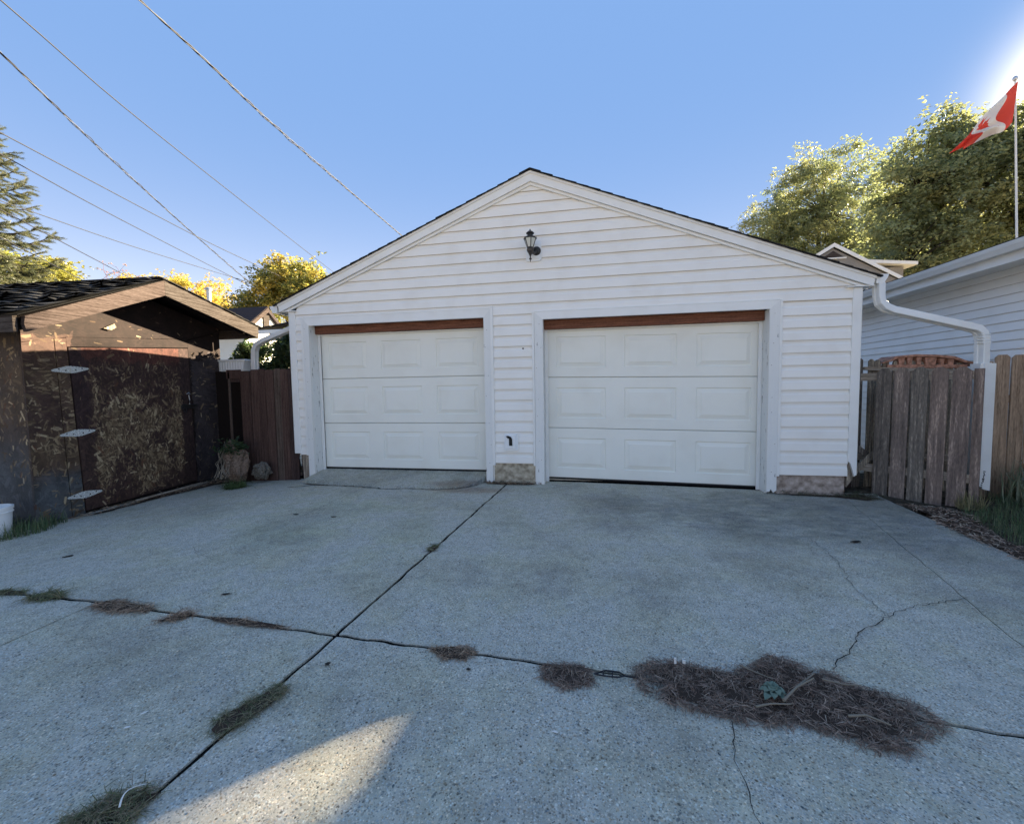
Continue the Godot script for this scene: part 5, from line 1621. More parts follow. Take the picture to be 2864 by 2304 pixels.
	bush("shrub", "upright shrub against the porch post, nearest the garage corner", Vector3(-5.0, -0.1, -6.4), [[Vector3(-5.0, 1.72, -6.4), Vector3(0.26, 0.32, 0.2)], [Vector3(-5.05, 2.0, -6.4), Vector3(0.14, 0.22, 0.12)]], sh)

func bush(called: String, label: String, at: Vector3, lobes: Array, pal: Array) -> void:
	var t := thing(called, label, "shrub", at)
	var tb := MB.new()
	var xf := []
	var cols := []
	for l in lobes:
		for k in 9:
			var e: Vector3 = l[0] + Vector3(rf(-1, 1) * l[1].x, rf(-0.6, 1) * l[1].y, rf(-1, 1) * l[1].z)
			tb.tube(bend(Vector3(lerpf(at.x, l[0].x, 0.6) + rf(-0.08, 0.08), at.y, at.z + rf(-0.08, 0.08)), e, 0.0, 4, 0.04), 0.012, 0.004, 5, false)
			for j in 26:
				xf.append(Transform3D(Basis.from_euler(Vector3(rf(-0.7, 0.7), rf(0, TAU), rf(-0.7, 0.7))).scaled(Vector3.ONE * rf(0.10, 0.17)), e + Vector3(rng.randfn(0, 0.07), rng.randfn(0, 0.06), rng.randfn(0, 0.07))))
				cols.append((pal[rng.randi() % 3] as Color) * rf(0.8, 1.3))
	part("stems", tb, M.bark, t)
	multi("foliage", sprig(6, 0.7, 0.34, 5, 0.2), M.leaf, xf, cols, t)

func build_spruce() -> void:
	var at := Vector3(-19.3, -0.1, -9.6)
	var t := thing("spruce_tree", "tall blue green spruce at the left edge with drooping boughs", "tree", at)
	var tb := MB.new()
	tb.tube(PackedVector3Array([at, Vector3(-19.3, 7, -9.6), Vector3(-19.3, 14.4, -9.6)]), 0.3, 0.03, 9)
	var xf := []
	var cols := []
	var y := 1.6
	while y < 13.8:
		var reach := (14.4 - y) * 0.285
		var n := 9
		var turn := rf(0, TAU)
		for k in n:
			var a := turn + TAU * k / n + rf(-0.2, 0.2)
			var len_ := reach * rf(0.86, 1.08)
			var d := Vector3(cos(a), 0, sin(a))
			var path := PackedVector3Array()
			var y0 := y + rf(-0.2, 0.2)
			for i in 9:
				var f := i / 8.0
				path.append(Vector3(at.x, y0, at.z) + d * len_ * f + Vector3(0, -0.42 * len_ * f * (1.0 - f * 0.75) * 0.9 + 0.16 * len_ * pow(f, 5.0), 0))
			tb.tube(path, 0.045, 0.01, 5, false)
			# side shoots, thick with needles
			for s in int(26 * len_ / 2.5) + 8:
				var f := rf(0.22, 1.0)
				var p := path[int(f * 8)].lerp(path[mini(int(f * 8) + 1, 8)], fmod(f * 8, 1.0))
				var sd := Vector3(-d.z, 0, d.x) * (1.0 if s % 2 else -1.0)
				var sl := (0.30 + 0.30 * (1.0 - f)) * rf(0.7, 1.2)
				var dir := (sd * 0.8 + d * 0.7 + Vector3(0, rf(-0.5, 0.05) + (0.5 if f > 0.85 else 0.0), 0)).normalized()
				for j in 5:
					var q := p + dir * sl * (j + 0.5) / 5.0
					var b := Basis.looking_at(dir, Vector3.UP).rotated(dir, rf(0, TAU)).scaled(Vector3.ONE * rf(0.13, 0.18))
					xf.append(Transform3D(b, q))
					cols.append(Color(0.095, 0.115, 0.07).lerp(Color(0.17, 0.165, 0.085), rng.randf()) * rf(0.8, 1.2))
		y += 0.42
	part("trunk", tb, M.bark, t)
	# a shoot bristling with needles, pointing along -z
	var mb := MB.new()
	var r := RandomNumberGenerator.new()
	r.seed = 12
	for i in 22:
		var a := r.randf() * TAU
		var p := Vector3(0, 0, r.randf_range(-0.5, 0.5))
		var e := p + Vector3(cos(a) * 0.42, sin(a) * 0.42, -0.38)
		var s := Vector3(-sin(a), cos(a), 0) * 0.035
		mb.poly([p - s, p + s, e])
	multi("needles", mb.mesh(), M.leaf, xf, cols, t)

# ------------------------------------------------------------------ overhead wires
func wire(label: String, pts: Array, radius: float, twist := 0.0) -> void:
	var way := []
	for p in pts:
		way.append(Vector3(p[0] * p[2], 1.3 + p[1] * p[2], -p[2]))
	way.push_front(way[0] + (way[0] - way[1]).normalized() * 5.0)
	var last: Vector3 = way[-1] + (way[-1] - way[-2]).normalized() * 1.5
	way.append(last)
	var fine := PackedVector3Array()
	for i in way.size() - 1:
		var n := maxi(4, int((way[i] as Vector3).distance_to(way[i + 1]) / (0.07 if twist > 0.0 else 0.4)))
		for k in n:
			fine.append((way[i] as Vector3).cubic_interpolate(way[i + 1], way[maxi(i - 1, 0)], way[mini(i + 2, way.size() - 1)], float(k) / n))
	fine.append(last)
	var at := fine[fine.size() / 2]
	if twist <= 0.0:
		var mb := MB.new()
		mb.tube(fine, radius, radius, 6)
		lone("overhead_wire", mb, M.cable, label, "wire", "wires overhead")
		return
	var t := thing("service_cable", label, "cable", at, "wires overhead")
	for s in 3:
		var path := PackedVector3Array()
		var far := 0.0
		for i in fine.size():
			if i > 0: far += fine[i].distance_to(fine[i - 1])
			var d := (fine[mini(i + 1, fine.size() - 1)] - fine[maxi(i - 1, 0)]).normalized()
			var x := d.cross(Vector3.UP).normalized()
			var a := far / twist * TAU + s * TAU / 3.0
			var loose := radius * (1.0 + 1.6 * maxf(0.0, sin(far * 0.9 + 1.0)) * (1.0 if s == 1 else 0.2))
			path.append(fine[i] + (x * cos(a) + x.cross(d) * sin(a)) * loose)
		var mb := MB.new()
		mb.tube(path, radius * (0.75 if s < 2 else 0.55), radius * (0.75 if s < 2 else 0.55), 5)
		part("strand", mb, M.cable if s < 2 else M.cable_bare, t)

func build_cables() -> void:
	wire("thick twisted cable that runs to the garage roof, rightmost overhead", [[-1.199, 1.069, 3.6], [-1.003, 0.885, 4.35], [-0.772, 0.662, 5.8], [-0.457, 0.381, 10.1]], 0.0085, 0.55)
	wire("straight thin wire from the top left corner to the left slope of the garage roof", [[-1.688, 1.155, 4.1], [-1.19, 0.73, 6.4], [-0.723, 0.361, 12.6], [-0.646, 0.302, 15.0]], 0.0085)
	wire("loosely twisted cable sagging from the left edge to the turning tree", [[-1.705, 1.011, 4.45], [-1.437, 0.761, 5.9], [-1.271, 0.611, 7.35], [-1.063, 0.429, 10.4], [-0.901, 0.292, 15.2]], 0.0095, 0.9)
	wire("thin wire that crosses the loosely twisted cable above the golden trees", [[-1.732, 0.786, 6.6], [-1.063, 0.429, 12.0], [-0.85, 0.325, 15.8]], 0.011)
	wire("thin wire that starts at the spruce's upper boughs and ends in the turning tree", [[-1.713, 0.711, 7.0], [-1.316, 0.497, 10.0], [-0.901, 0.284, 17.3]], 0.011)
	wire("flattest thin wire, leaving the spruce's middle boughs to the right", [[-1.707, 0.572, 8.7], [-1.288, 0.421, 11.8], [-0.977, 0.318, 15.6]], 0.011)
	wire("short thin wire from the spruce's lower boughs down to the shed ridge", [[-1.677, 0.523, 8.4], [-1.354, 0.36, 12.2]], 0.012)
	wire("lowest thin wire, crossing the yellow tree to the shed roof", [[-1.769, 0.483, 8.0], [-1.431, 0.317, 12.2]], 0.012)

# ------------------------------------------------------------------ weeds, litter and small things
func blade_mesh(arch: float, wide: float, seg := 4) -> ArrayMesh:
	var mb := MB.new()
	var last := []
	for i in seg + 1:
		var f := float(i) / seg
		var p := Vector3(0, sin(f * PI * 0.5 * arch) / maxf(0.3, arch), -f * f * arch * 0.5)
		var w := wide * (1.0 - f * 0.92) * 0.5
		var cur := [p - Vector3(w, 0, 0), p + Vector3(w, 0, 0)]
		if i > 0: mb.poly([last[0], last[1], cur[1], cur[0]])
		last = cur
	return mb.mesh()

# dry needles and stalks matted on the concrete
func litter(called: String, label: String, category: String, outline: Array, count: int, ln: float, pal: Array, high: float, group := "", up := 0.25, wide := 0.05, bedded := true) -> void:
	var o := PackedVector2Array()
	for p in outline: o.append(Vector2(p[0], p[1]))
	var lo := o[0]
	var hi := o[0]
	for p in o:
		lo = lo.min(p); hi = hi.max(p)
	var r := RandomNumberGenerator.new()
	r.seed = count * 13 + outline.size()
	var no := FastNoiseLite.new()
	no.seed = count; no.frequency = 9.0
	var xf := []
	var cols := []
	var tries := 0
	while xf.size() < count and tries < count * 12:
		tries += 1
		var p := Vector2(r.randf_range(lo.x, hi.x), r.randf_range(lo.y, hi.y)) + Vector2(r.randfn(0, ln * 0.15), r.randfn(0, ln * 0.15))
		if not Geometry2D.is_point_in_polygon(p, o): continue
		var k := no.get_noise_2d(p.x, p.y)
		if k < -0.1 and r.randf() < 0.75: continue
		if r.randf() < 0.06: p += Vector2(r.randfn(0, ln * 0.9), r.randfn(0, ln * 0.7))
		var tilt := -PI / 2 + absf(r.randfn(0.0, up))
		var b := Basis(Vector3.UP, r.randf() * TAU) * Basis(Vector3.RIGHT, tilt) * Basis(Vector3.UP, r.randf_range(-1, 1))
		b = b.scaled(Vector3.ONE * ln * (r.randf_range(0.25, 0.7) if r.randf() < 0.5 else r.randf_range(0.6, 1.3)))
		xf.append(Transform3D(b, Vector3(p.x, gy(p.x) + 0.003 + r.randf() * high * (0.6 + k), p.y)))
		cols.append((pal[r.randi() % pal.size()] as Color).lerp(pal[r.randi() % pal.size()], r.randf()) * r.randf_range(0.6, 1.35))
	var t := thing(called, label, category, Vector3((lo.x + hi.x) / 2, gy(lo.x), (lo.y + hi.y) / 2), group)
	var bed := PackedVector2Array()
	var mid := Vector2.ZERO
	for p in o: mid += p / o.size()
	for i in o.size():
		for k in 4:
			var p := o[i].lerp(o[(i + 1) % o.size()], k / 4.0)
			bed.append(mid + (p - mid) * r.randf_range(0.74, 0.93))
	var tris := Geometry2D.triangulate_polygon(bed)
	var mb := MB.new()
	for i in range(0, tris.size(), 3):
		var q := []
		for k in 3:
			var p := bed[tris[i + k]]
			q.append(Vector3(p.x, gy(p.x) + 0.0085, p.y))
		mb.poly(q, Vector3.UP)
	if bedded and tris.size(): part("dirt", mb, M.dirt, t)
	multi("blades", blade_mesh(1.15, wide, 4), M.dry, xf, cols, t)

func grass(called: String, label: String, outline: Array, count: int, h0: float, h1: float, pal: Array, base: float, group := "") -> void:
	var o := PackedVector2Array()
	for p in outline: o.append(Vector2(p[0], p[1]))
	var lo := o[0]
	var hi := o[0]
	for p in o:
		lo = lo.min(p); hi = hi.max(p)
	var r := RandomNumberGenerator.new()
	r.seed = count * 7 + 3
	var xf := []
	var cols := []
	while xf.size() < count:
		var p := Vector2(r.randf_range(lo.x, hi.x), r.randf_range(lo.y, hi.y))
		if not Geometry2D.is_point_in_polygon(p, o): continue
		var h := r.randf_range(h0, h1)
		var b := Basis(Vector3.UP, r.randf() * TAU) * Basis(Vector3.RIGHT, r.randfn(0, 0.45))
		xf.append(Transform3D(b.scaled(Vector3(h * 0.9, h, h)), Vector3(p.x, base, p.y)))
		cols.append((pal[r.randi() % pal.size()] as Color) * r.randf_range(0.7, 1.3))
	var mm := multi(called, blade_mesh(1.0, 0.05), M.blade, xf, cols)
	meta(mm, label, "grass", group, "stuff")

func ring(cx: float, cz: float, rx: float, rz: float, turn := 0.0, n := 14) -> Array:
	var o := []
	var r := RandomNumberGenerator.new()
	r.seed = int(absf(cx * 1000 + cz * 77))
	for i in n:
		var a := TAU * i / n
		var k := r.randf_range(0.72, 1.15)
		var p := Vector2(cos(a) * rx * k, sin(a) * rz * k).rotated(turn)
		o.append([cx + p.x, cz + p.y])
	return o

func chip(label: String, category: String, called: String, x: float, z: float, size: Vector3, turn: float, m: Material, group := "") -> void:
	var mb := MB.new()
	mb.blob(Vector3(x, gy(x) + 0.005 + size.y * 0.3, z), size * Vector3(0.36, 0.36, 0.36), int(absf(x * 970.0) + absf(z * 310.0)), 0.9, 1.3, 6, 10, Basis(Vector3.UP, turn))
	lone(called, mb, m, label, category, group)

func build_details() -> void:
	var brown := [Color(0.20, 0.135, 0.10), Color(0.28, 0.195, 0.145), Color(0.12, 0.082, 0.065), Color(0.40, 0.30, 0.22), Color(0.23, 0.155, 0.115)]
	var tawny := [Color(0.360, 0.234, 0.153), Color(0.252, 0.171, 0.117), Color(0.504, 0.360, 0.234), Color(0.180, 0.135, 0.099)]
	var olive := [Color(0.145, 0.162, 0.076), Color(0.204, 0.187, 0.102), Color(0.289, 0.238, 0.145), Color(0.102, 0.119, 0.060)]
	var gm := "dry weeds along the joints of the concrete"
	litter("weed_mat", "largest mat of dead brown needles, round a green rosette at the right", "dry weeds",
		[[0.19, -1.83], [0.22, -1.93], [0.30, -1.98], [0.38, -1.99], [0.5, -1.965], [0.62, -1.96], [0.74, -2.03], [0.84, -2.12], [0.92, -2.10], [0.98, -2.05], [1.05, -2.06], [1.13, -1.97], [1.25, -1.95], [1.33, -1.86], [1.33, -1.76], [1.20, -1.69], [1.12, -1.62], [1.0, -1.61], [0.9, -1.66], [0.76, -1.68], [0.62, -1.65], [0.5, -1.67], [0.36, -1.70], [0.25, -1.72]], 15000, 0.044, brown, 0.022, gm, 0.14, 0.06)
	litter("weed_mat", "small round tuft of brown needles left of the largest mat", "dry weeds", ring(-0.09, -1.80, 0.14, 0.085), 2400, 0.038, brown, 0.018, gm, 0.15, 0.06)
	litter("weed_mat", "flat thin tuft of brown needles midway along the cross joint", "dry weeds", ring(-0.66, -1.875, 0.115, 0.06), 1500, 0.034, tawny, 0.014, gm, 0.15, 0.06)
	litter("weed_mat", "olive green weed strip on the depth joint, above the sunlit patch", "dry weeds", [[-1.28, -1.53], [-1.36, -1.54], [-1.42, -1.42], [-1.46, -1.32], [-1.43, -1.25], [-1.36, -1.25], [-1.32, -1.35], [-1.29, -1.44]], 1900, 0.036, olive + [Color(0.26, 0.21, 0.14)], 0.022, gm, 0.35)
	litter("weed_mat", "wide green and brown weed clump at the bottom edge, under a white peel", "dry weeds", [[-1.36, -1.05], [-1.43, -1.06], [-1.52, -1.0], [-1.58, -0.92], [-1.55, -0.84], [-1.42, -0.86], [-1.36, -0.95]], 2400, 0.042, olive + [Color(0.30, 0.22, 0.15)], 0.035, gm, 0.4)
	litter("weed_mat", "longest reddish straw clump of the left row on the cross joint", "dry weeds", [[-3.02, -2.02], [-2.90, -2.04], [-2.66, -2.02], [-2.55, -1.98], [-2.60, -1.95], [-2.82, -1.91], [-2.98, -1.95]], 1500, 0.055, tawny, 0.018, gm, 0.18, 0.05)
	litter("weed_mat", "bent straw clump just right of the longest reddish one", "dry weeds", [[-2.38, -1.97], [-2.30, -2.0], [-2.24, -1.97], [-2.32, -1.90], [-2.42, -1.86]], 480, 0.055, tawny, 0.03, gm, 0.35)
	litter("weed_mat", "thin straw streak before the joints cross", "dry weeds", [[-2.17, -1.965], [-2.0, -1.985], [-1.60, -1.945], [-1.62, -1.92], [-1.9, -1.91], [-2.15, -1.93]], 650, 0.042, tawny, 0.012, gm, 0.3)
	litter("weed_mat", "spiky green weed near the left end of the cross joint", "dry weeds", ring(-3.46, -2.02, 0.14, 0.06), 650, 0.075, olive, 0.02, gm, 0.5)
	litter("weed_mat", "leftmost green weed of the cross joint, at the picture's edge", "dry weeds", ring(-3.83, -2.05, 0.14, 0.035), 420, 0.06, olive, 0.015, gm, 0.35)
	litter("weed_mat", "tiny green weed high on the depth joint", "dry weeds", ring(-1.245, -3.12, 0.05, 0.09), 220, 0.05, olive, 0.02, gm, 0.5)
	litter("weed_mat", "green weed at the foot of the brown fence, beside the rock", "dry weeds", ring(-5.0, -5.06, 0.17, 0.13), 700, 0.12, [Color(0.07, 0.11, 0.04), Color(0.10, 0.13, 0.05)], 0.05, gm, 0.7)
	litter("leaf_litter", "dry leaves and twigs blown along the foot of the shed and brown fence", "leaf litter", [[-5.767, -3.564], [-5.670, -3.564], [-5.638, -4.536], [-5.562, -5.292], [-5.076, -5.789], [-4.428, -5.854], [-4.428, -5.962], [-5.292, -5.940], [-5.886, -5.832], [-5.832, -4.752]], 1500, 0.06, tawny + [Color(0.33, 0.26, 0.17)], 0.03, "", 0.3, 0.14)
	litter("leaf_litter", "moss, grit and twigs under the footing between the doors", "leaf litter", [[-1.46, -5.46], [-1.35, -5.36], [-1.0, -5.33], [-0.72, -5.36], [-0.6, -5.44], [-1.0, -5.475], [-1.35, -5.47]], 800, 0.04, tawny + [Color(0.08, 0.09, 0.04)], 0.035, "", 0.4, 0.12)
	litter("leaf_litter", "green moss and twigs under the right footing of the garage", "leaf litter", [[2.1, -5.45], [2.3, -5.40], [2.8, -5.38], [3.15, -5.25], [3.35, -5.35], [3.2, -5.6], [2.9, -5.47]], 1200, 0.05, [Color(0.06, 0.08, 0.04), Color(0.10, 0.10, 0.06), Color(0.16, 0.12, 0.09)], 0.05, "", 0.5, 0.08)
	litter("leaf_litter", "pale dead leaves heaped along the right edge of the concrete", "leaf litter", [[3.30, -5.2], [3.62, -5.10], [3.75, -4.85], [3.55, -4.45], [3.42, -4.1], [3.36, -3.6], [3.16, -3.6], [3.18, -4.0], [3.22, -4.5], [3.38, -4.85]], 1500, 0.06, brown + [Color(0.45, 0.37, 0.28)], 0.02, "", 0.25, 0.16)
	# green things
	var gr := [Color(0.08, 0.13, 0.06), Color(0.11, 0.165, 0.075), Color(0.15, 0.19, 0.095), Color(0.20, 0.21, 0.12)]
	grass("grass", "short rough grass on the verge right of the driveway", [[3.62, -4.80], [3.9, -4.98], [4.3, -5.2], [4.5, -5.65], [4.98, -5.75], [4.98, -3.0], [3.3, -3.0], [3.42, -4.0], [3.60, -4.5]], 9000, 0.04, 0.11, gr, -0.075)
	grass("tall_grass", "clump of long arching grass below the tan fence", ring(4.80, -5.42, 0.34, 0.22), 300, 0.20, 0.46, [Color(0.24, 0.29, 0.18), Color(0.32, 0.35, 0.24), Color(0.15, 0.19, 0.11), Color(0.36, 0.33, 0.22)], -0.07)
	grass("tall_grass", "yellowish dry grass tuft at the foot of the downspout", ring(3.96, -5.10, 0.14, 0.09), 170, 0.08, 0.2, [Color(0.38, 0.32, 0.17), Color(0.28, 0.24, 0.13), Color(0.17, 0.18, 0.09)], -0.065)
	grass("grass", "dark grass at the near corner of the shed, beside the white bucket", [[-6.804, -3.294], [-5.746, -3.542], [-5.638, -3.564], [-5.454, -3.186], [-5.562, -2.873], [-6.804, -2.700]], 2600, 0.06, 0.17, gr, -0.12)
	# the rosette in the big mat
	var ros := thing("rosette_weed", "grey green leafy rosette in the largest dry mat", "weed", Vector3(0.74, -0.01, -1.80))
	for k in 22:
		var a := k * 2.39996
		var ln := lerpf(0.062, 0.022, k / 21.0) * rf(0.85, 1.15)
		var d := Vector3(cos(a), 0.18 + 0.9 * pow(k / 21.0, 1.5), sin(a)).normalized()
		var s := Vector3(-sin(a), 0, cos(a))
		var c := Vector3(0.74, 0.022 + k * 0.0011, -1.80)
		var mb := MB.new()
		var wds := [0.003, 0.009, 0.0145, 0.0155, 0.011, 0.0]
		for i in 5:
			var f := i / 5.0
			var g := (i + 1) / 5.0
			var p := c + d * ln * f + Vector3(0, 0.016 * sin(f * PI) - 0.012 * f * f, 0)
			var q := c + d * ln * g + Vector3(0, 0.016 * sin(g * PI) - 0.012 * g * g, 0)
			var dn := Vector3(0, -0.004, 0)
			mb.poly([p - s * wds[i], p + dn, q + dn, q - s * wds[i + 1]], Vector3.UP)
			mb.poly([p + dn, p + s * wds[i], q + s * wds[i + 1], q + dn], Vector3.UP)
		part("leaf", mb, M.rosette if M.has("rosette") else _rosette(), ros)
	# sticks lying on the mat
	var sticks := [
		["pale forked stick across the mat, right of the rosette", [[0.755, -1.74], [0.84, -1.83], [0.95, -1.925]], 0.006],
		["longest pale stick near the lower edge of the mat", [[0.96, -1.70], [1.02, -1.70], [1.08, -1.665]], 0.005],
		["thin pale stick left of the rosette pointing at it", [[0.66, -1.945], [0.70, -1.92], [0.77, -1.875]], 0.004],
		["thin brown stick lying along the right of the mat", [[0.97, -1.90], [1.04, -1.88], [1.10, -1.87]], 0.004],
		["short stick under the rosette", [[0.64, -1.70], [0.70, -1.72], [0.78, -1.735]], 0.0045],
	]
	for st in sticks:
		var path := PackedVector3Array()
		for p in st[1]: path.append(Vector3(p[0], 0.03 + rf(0.0, 0.02), p[1]))
		var mb := MB.new()
		mb.tube(path, st[2], st[2] * 0.5, 6)
		if st[2] > 0.0055:
			mb.tube(PackedVector3Array([path[1], path[1] + Vector3(0.09, 0.01, -0.055)]), 0.004, 0.003, 6)
		lone("stick", mb, M.stick, st[0], "stick", "sticks on the dry mat")
	# the loose loop of wire in the joint
	var loop := MB.new()
	loop.tube(PackedVector3Array([Vector3(0.02, 0.006, -1.83), Vector3(0.07, 0.012, -1.852), Vector3(0.13, 0.012, -1.850), Vector3(0.155, 0.01, -1.832), Vector3(0.12, 0.012, -1.815), Vector3(0.06, 0.012, -1.815), Vector3(0.02, 0.006, -1.83)]), 0.0035, 0.0035, 6, false)
	loop.tube(PackedVector3Array([Vector3(0.06, 0.012, -1.850), Vector3(0.058, 0.014, -1.815)]), 0.003, 0.003, 6)
	loop.tube(PackedVector3Array([Vector3(0.10, 0.012, -1.852), Vector3(0.098, 0.014, -1.814)]), 0.003, 0.003, 6)
	loop.tube(PackedVector3Array([Vector3(0.15, 0.01, -1.832), Vector3(0.22, 0.006, -1.836)]), 0.003, 0.003, 6)
	lone("wire_loop", loop, M.cable, "flattened black wire loop in the joint, left of the largest mat", "wire")
	# chips and scraps on the concrete
	var gc := "scraps scattered on the concrete"
	chip("dark bark scrap below the crossing of the joints", "scrap", "bark_chip", -1.22, -1.70, Vector3(0.035, 0.012, 0.022), 0.6, M.chip_dark, gc)
	chip("small dark scrap right of the depth joint, before the flat thin tuft", "scrap", "bark_chip", -0.55, -1.77, Vector3(0.03, 0.01, 0.012), 0.1, M.chip_dark, gc)
	chip("dark twig scrap on the slab in front of the left door", "scrap", "bark_chip", -2.29, -2.21, Vector3(0.075, 0.012, 0.016), 0.5, M.chip_dark, gc)
	chip("dark twig scrap on the concrete near the shed's near corner", "scrap", "bark_chip", -4.24, -2.64, Vector3(0.10, 0.014, 0.02), 0.9, M.chip_dark, gc)
	chip("left one of two dark scraps before the left door", "scrap", "bark_chip", -3.01, -3.79, Vector3(0.08, 0.012, 0.03), 0.1, M.chip_dark, gc)
	chip("right one of two dark scraps before the left door", "scrap", "bark_chip", -2.56, -3.77, Vector3(0.08, 0.012, 0.025), 0.2, M.chip_dark, gc)
	chip("dark flat scrap at the right end of the concrete", "scrap", "bark_chip", 2.19, -3.86, Vector3(0.12, 0.012, 0.05), 0.3, M.chip_dark, gc)
	chip("upper white paint flake left of the sunlit patch", "scrap", "paint_flake", -1.78, -1.31, Vector3(0.030, 0.004, 0.012), 0.9, M.chip_white, gc)
	chip("lower white paint flake left of the sunlit patch", "scrap", "paint_flake", -1.77, -1.24, Vector3(0.028, 0.004, 0.012), 0.6, M.chip_white, gc)
	chip("white paint flake above the sunlit patch's tip", "scrap", "paint_flake", -0.13, -1.49, Vector3(0.028, 0.004, 0.012), -0.2, M.chip_white, gc)
	chip("pale grey stone in the concrete's foreground, below the small round tuft", "stone", "pebble", 0.02, -1.36, Vector3(0.016, 0.008, 0.012), 0.4, M.chip_white, gc)
	var peel := MB.new()
	var pp := PackedVector3Array()
	for i in 9:
		var f := i / 8.0
		pp.append(Vector3(-1.415 - 0.022 * sin(f * PI), 0.04 + 0.01 * sin(f * PI), -1.03 + 0.075 * f))
	peel.tube(pp, 0.0015, 0.003, 6, true, 0.5)
	lone("white_peel", peel, M.chip_white, "curved white peel lying on the weed clump at the bottom edge", "scrap")
	# white cut ends standing in the mat
	var stub := MB.new()
	stub.box(Vector3(0.385, 0.035, -1.935), Vector3(0.010, 0.028, 0.007), Basis(Vector3.UP, 0.3), 0.002)
	lone("cut_stem", stub, M.chip_white, "taller white cut stem at the left end of the largest mat", "stem")
	stub = MB.new()
	stub.box(Vector3(0.425, 0.028, -1.945), Vector3(0.014, 0.018, 0.007), Basis(Vector3.UP, -0.4), 0.002)
	lone("cut_stem", stub, M.chip_white, "shorter white cut stem at the left end of the largest mat", "stem")
	# by the brown fence
	var rock := MB.new()
	rock.blob(Vector3(-5.16, 0.23, -5.28), Vector3(0.17, 0.27, 0.13), 5, 0.55, 1.2, 18, 26, Basis(Vector3.BACK, 0.12))
	lone("boulder", rock, M.rock, "upright brown boulder at the foot of the brown fence", "rock")
	rock = MB.new()
	rock.blob(Vector3(-4.83, 0.10, -5.40), Vector3(0.13, 0.13, 0.09), 9, 0.5, 1.4, 12, 18)
	lone("boulder", rock, M.rock_grey, "low grey stone right of the brown boulder", "rock")
	var st2 := thing("dead_vine", "tangle of dry grey vine stalks hugging the brown boulder", "vine", Vector3(-5.3, 0, -5.2))
	for k in 12:
		var x := -5.36 + rf(-0.05, 0.16)
		part("stalk", one(func(m: MB) -> void: m.tube(bend(Vector3(x + 0.06, 0.02 + rf(0, 0.05), -5.12 + rf(-0.06, 0.06)), Vector3(x + rf(-0.03, 0.1), rf(0.35, 0.62), -5.24 + rf(-0.05, 0.05)), 0.0, 6, 0.025), 0.007, 0.004, 5)), M.old_wood, st2)
	var xf := []
	var cols := []
	for k in 90:
		xf.append(Transform3D(Basis.from_euler(Vector3(rf(-1, 1), rf(0, 6), 0)).scaled(Vector3.ONE * rf(0.06, 0.11)), Vector3(-5.12 + rng.randfn(0, 0.10), 0.47 + rng.randfn(0, 0.05), -5.25 + rng.randfn(0, 0.05))))
		cols.append(Color(0.05, 0.085, 0.035) * rf(0.8, 1.3))
	multi("leaves", sprig(6, 0.7, 0.3, 15), M.leaf, xf, cols, st2)
	var strip := MB.new()
	strip.tube(PackedVector3Array([Vector3(-5.68, -0.07, -4.27), Vector3(-5.655, -0.06, -4.54), Vector3(-5.68, -0.06, -4.91), Vector3(-5.725, -0.06, -5.24)]), 0.022, 0.014, 6, true, 0.6)
	lone("wood_strip", strip, M.rail_wood, "pale splintered wood strip lying along the foot of the shed door", "wood strip")
	# behind the gate: broken boards
	for q in [[3.10, 0.62, 3.42, 0.36, -5.80, "upper broken grey board leaning in the gap beside the garage corner"], [3.12, 0.10, 3.42, 0.42, -5.72, "lower split pale board leaning in the gap beside the garage corner"]]:
		var mb := MB.new()
		var a := Vector3(q[0], q[1], q[4])
		var b := Vector3(q[2], q[3], q[4] - 0.02)
		var d := (b - a).normalized()
		mb.box((a + b) / 2, Vector3(a.distance_to(b), 0.07, 0.02), Basis(d, d.cross(Vector3.FORWARD) * -1.0, Vector3.BACK), 0.003)
		lone("broken_board", mb, M.old_wood if q[1] < 0.5 else M.gate[0], q[5], "board")
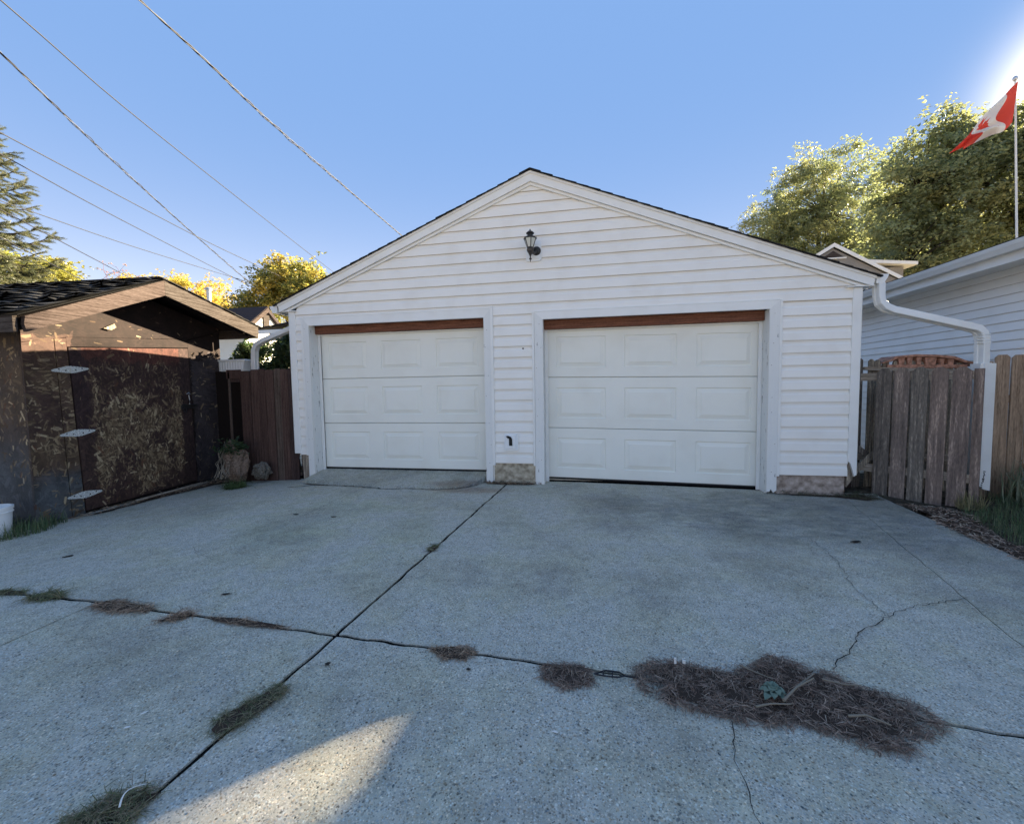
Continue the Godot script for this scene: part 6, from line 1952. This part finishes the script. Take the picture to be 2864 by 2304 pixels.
	# the white ribbed box over the fence
	var tr := thing("planter_box", "white ribbed plastic planter box hung behind the brown fence beside the shed", "planter", Vector3(-5.75, 1.62, -5.9))
	part("tub", one(func(m: MB) -> void: m.prism(PackedVector2Array([Vector2(-6.3, 1.79), Vector2(-6.24, 1.63), Vector2(-5.50, 1.63), Vector2(-5.46, 1.79)]), Vector3(0, 0, -6.06), Vector3.RIGHT, Vector3.UP, Vector3(0, 0, 0.2))), M.plastic_white, tr)
	for k in 16:
		var x := -6.25 + k * 0.049
		part("rib", one(func(m: MB) -> void: m.box(Vector3(x, 1.71, -5.857), Vector3(0.022, 0.14, 0.012), Basis(), 0.003)), M.plastic_white, tr)
	part("rim", one(func(m: MB) -> void: m.span(Vector3(-6.32, 1.785, -6.08), Vector3(-5.44, 1.815, -5.84), 0.006)), M.plastic_white, tr)
	# the bucket at the left edge
	var bk := thing("bucket", "white plastic bucket at the left edge beside the shed's near corner", "bucket", Vector3(-5.74, -0.105, -3.04))
	var c0 := Vector3(-5.80, -0.105, -3.04)
	part("body", one(func(m: MB) -> void: m.lathe([Vector2(0.0, 0.0), Vector2(0.115, 0.0), Vector2(0.12, 0.006), Vector2(0.137, 0.30), Vector2(0.13, 0.30), Vector2(0.114, 0.01), Vector2(0, 0.01)], c0, Basis(), 28)), M.plastic_white, bk)
	part("rim", one(func(m: MB) -> void: m.lathe([Vector2(0.136, 0.24), Vector2(0.144, 0.242), Vector2(0.144, 0.25), Vector2(0.138, 0.253), Vector2(0.138, 0.27), Vector2(0.146, 0.272), Vector2(0.146, 0.30), Vector2(0.136, 0.305)], c0, Basis(), 28)), M.plastic_white, bk)
	part("handle", one(func(m: MB) -> void:
		var p := PackedVector3Array()
		for i in 13:
			var a := PI * i / 12.0
			p.append(c0 + Vector3(cos(a) * 0.146, 0.26 - 0.13 * sin(a), sin(a) * 0.085 + 0.03))
		m.tube(p, 0.003, 0.003, 6)), M.steel, bk)

func _rosette() -> StandardMaterial3D:
	M.rosette = mat(lin(0.15, 0.20, 0.15), 0.7, 0.3)
	return M.rosette
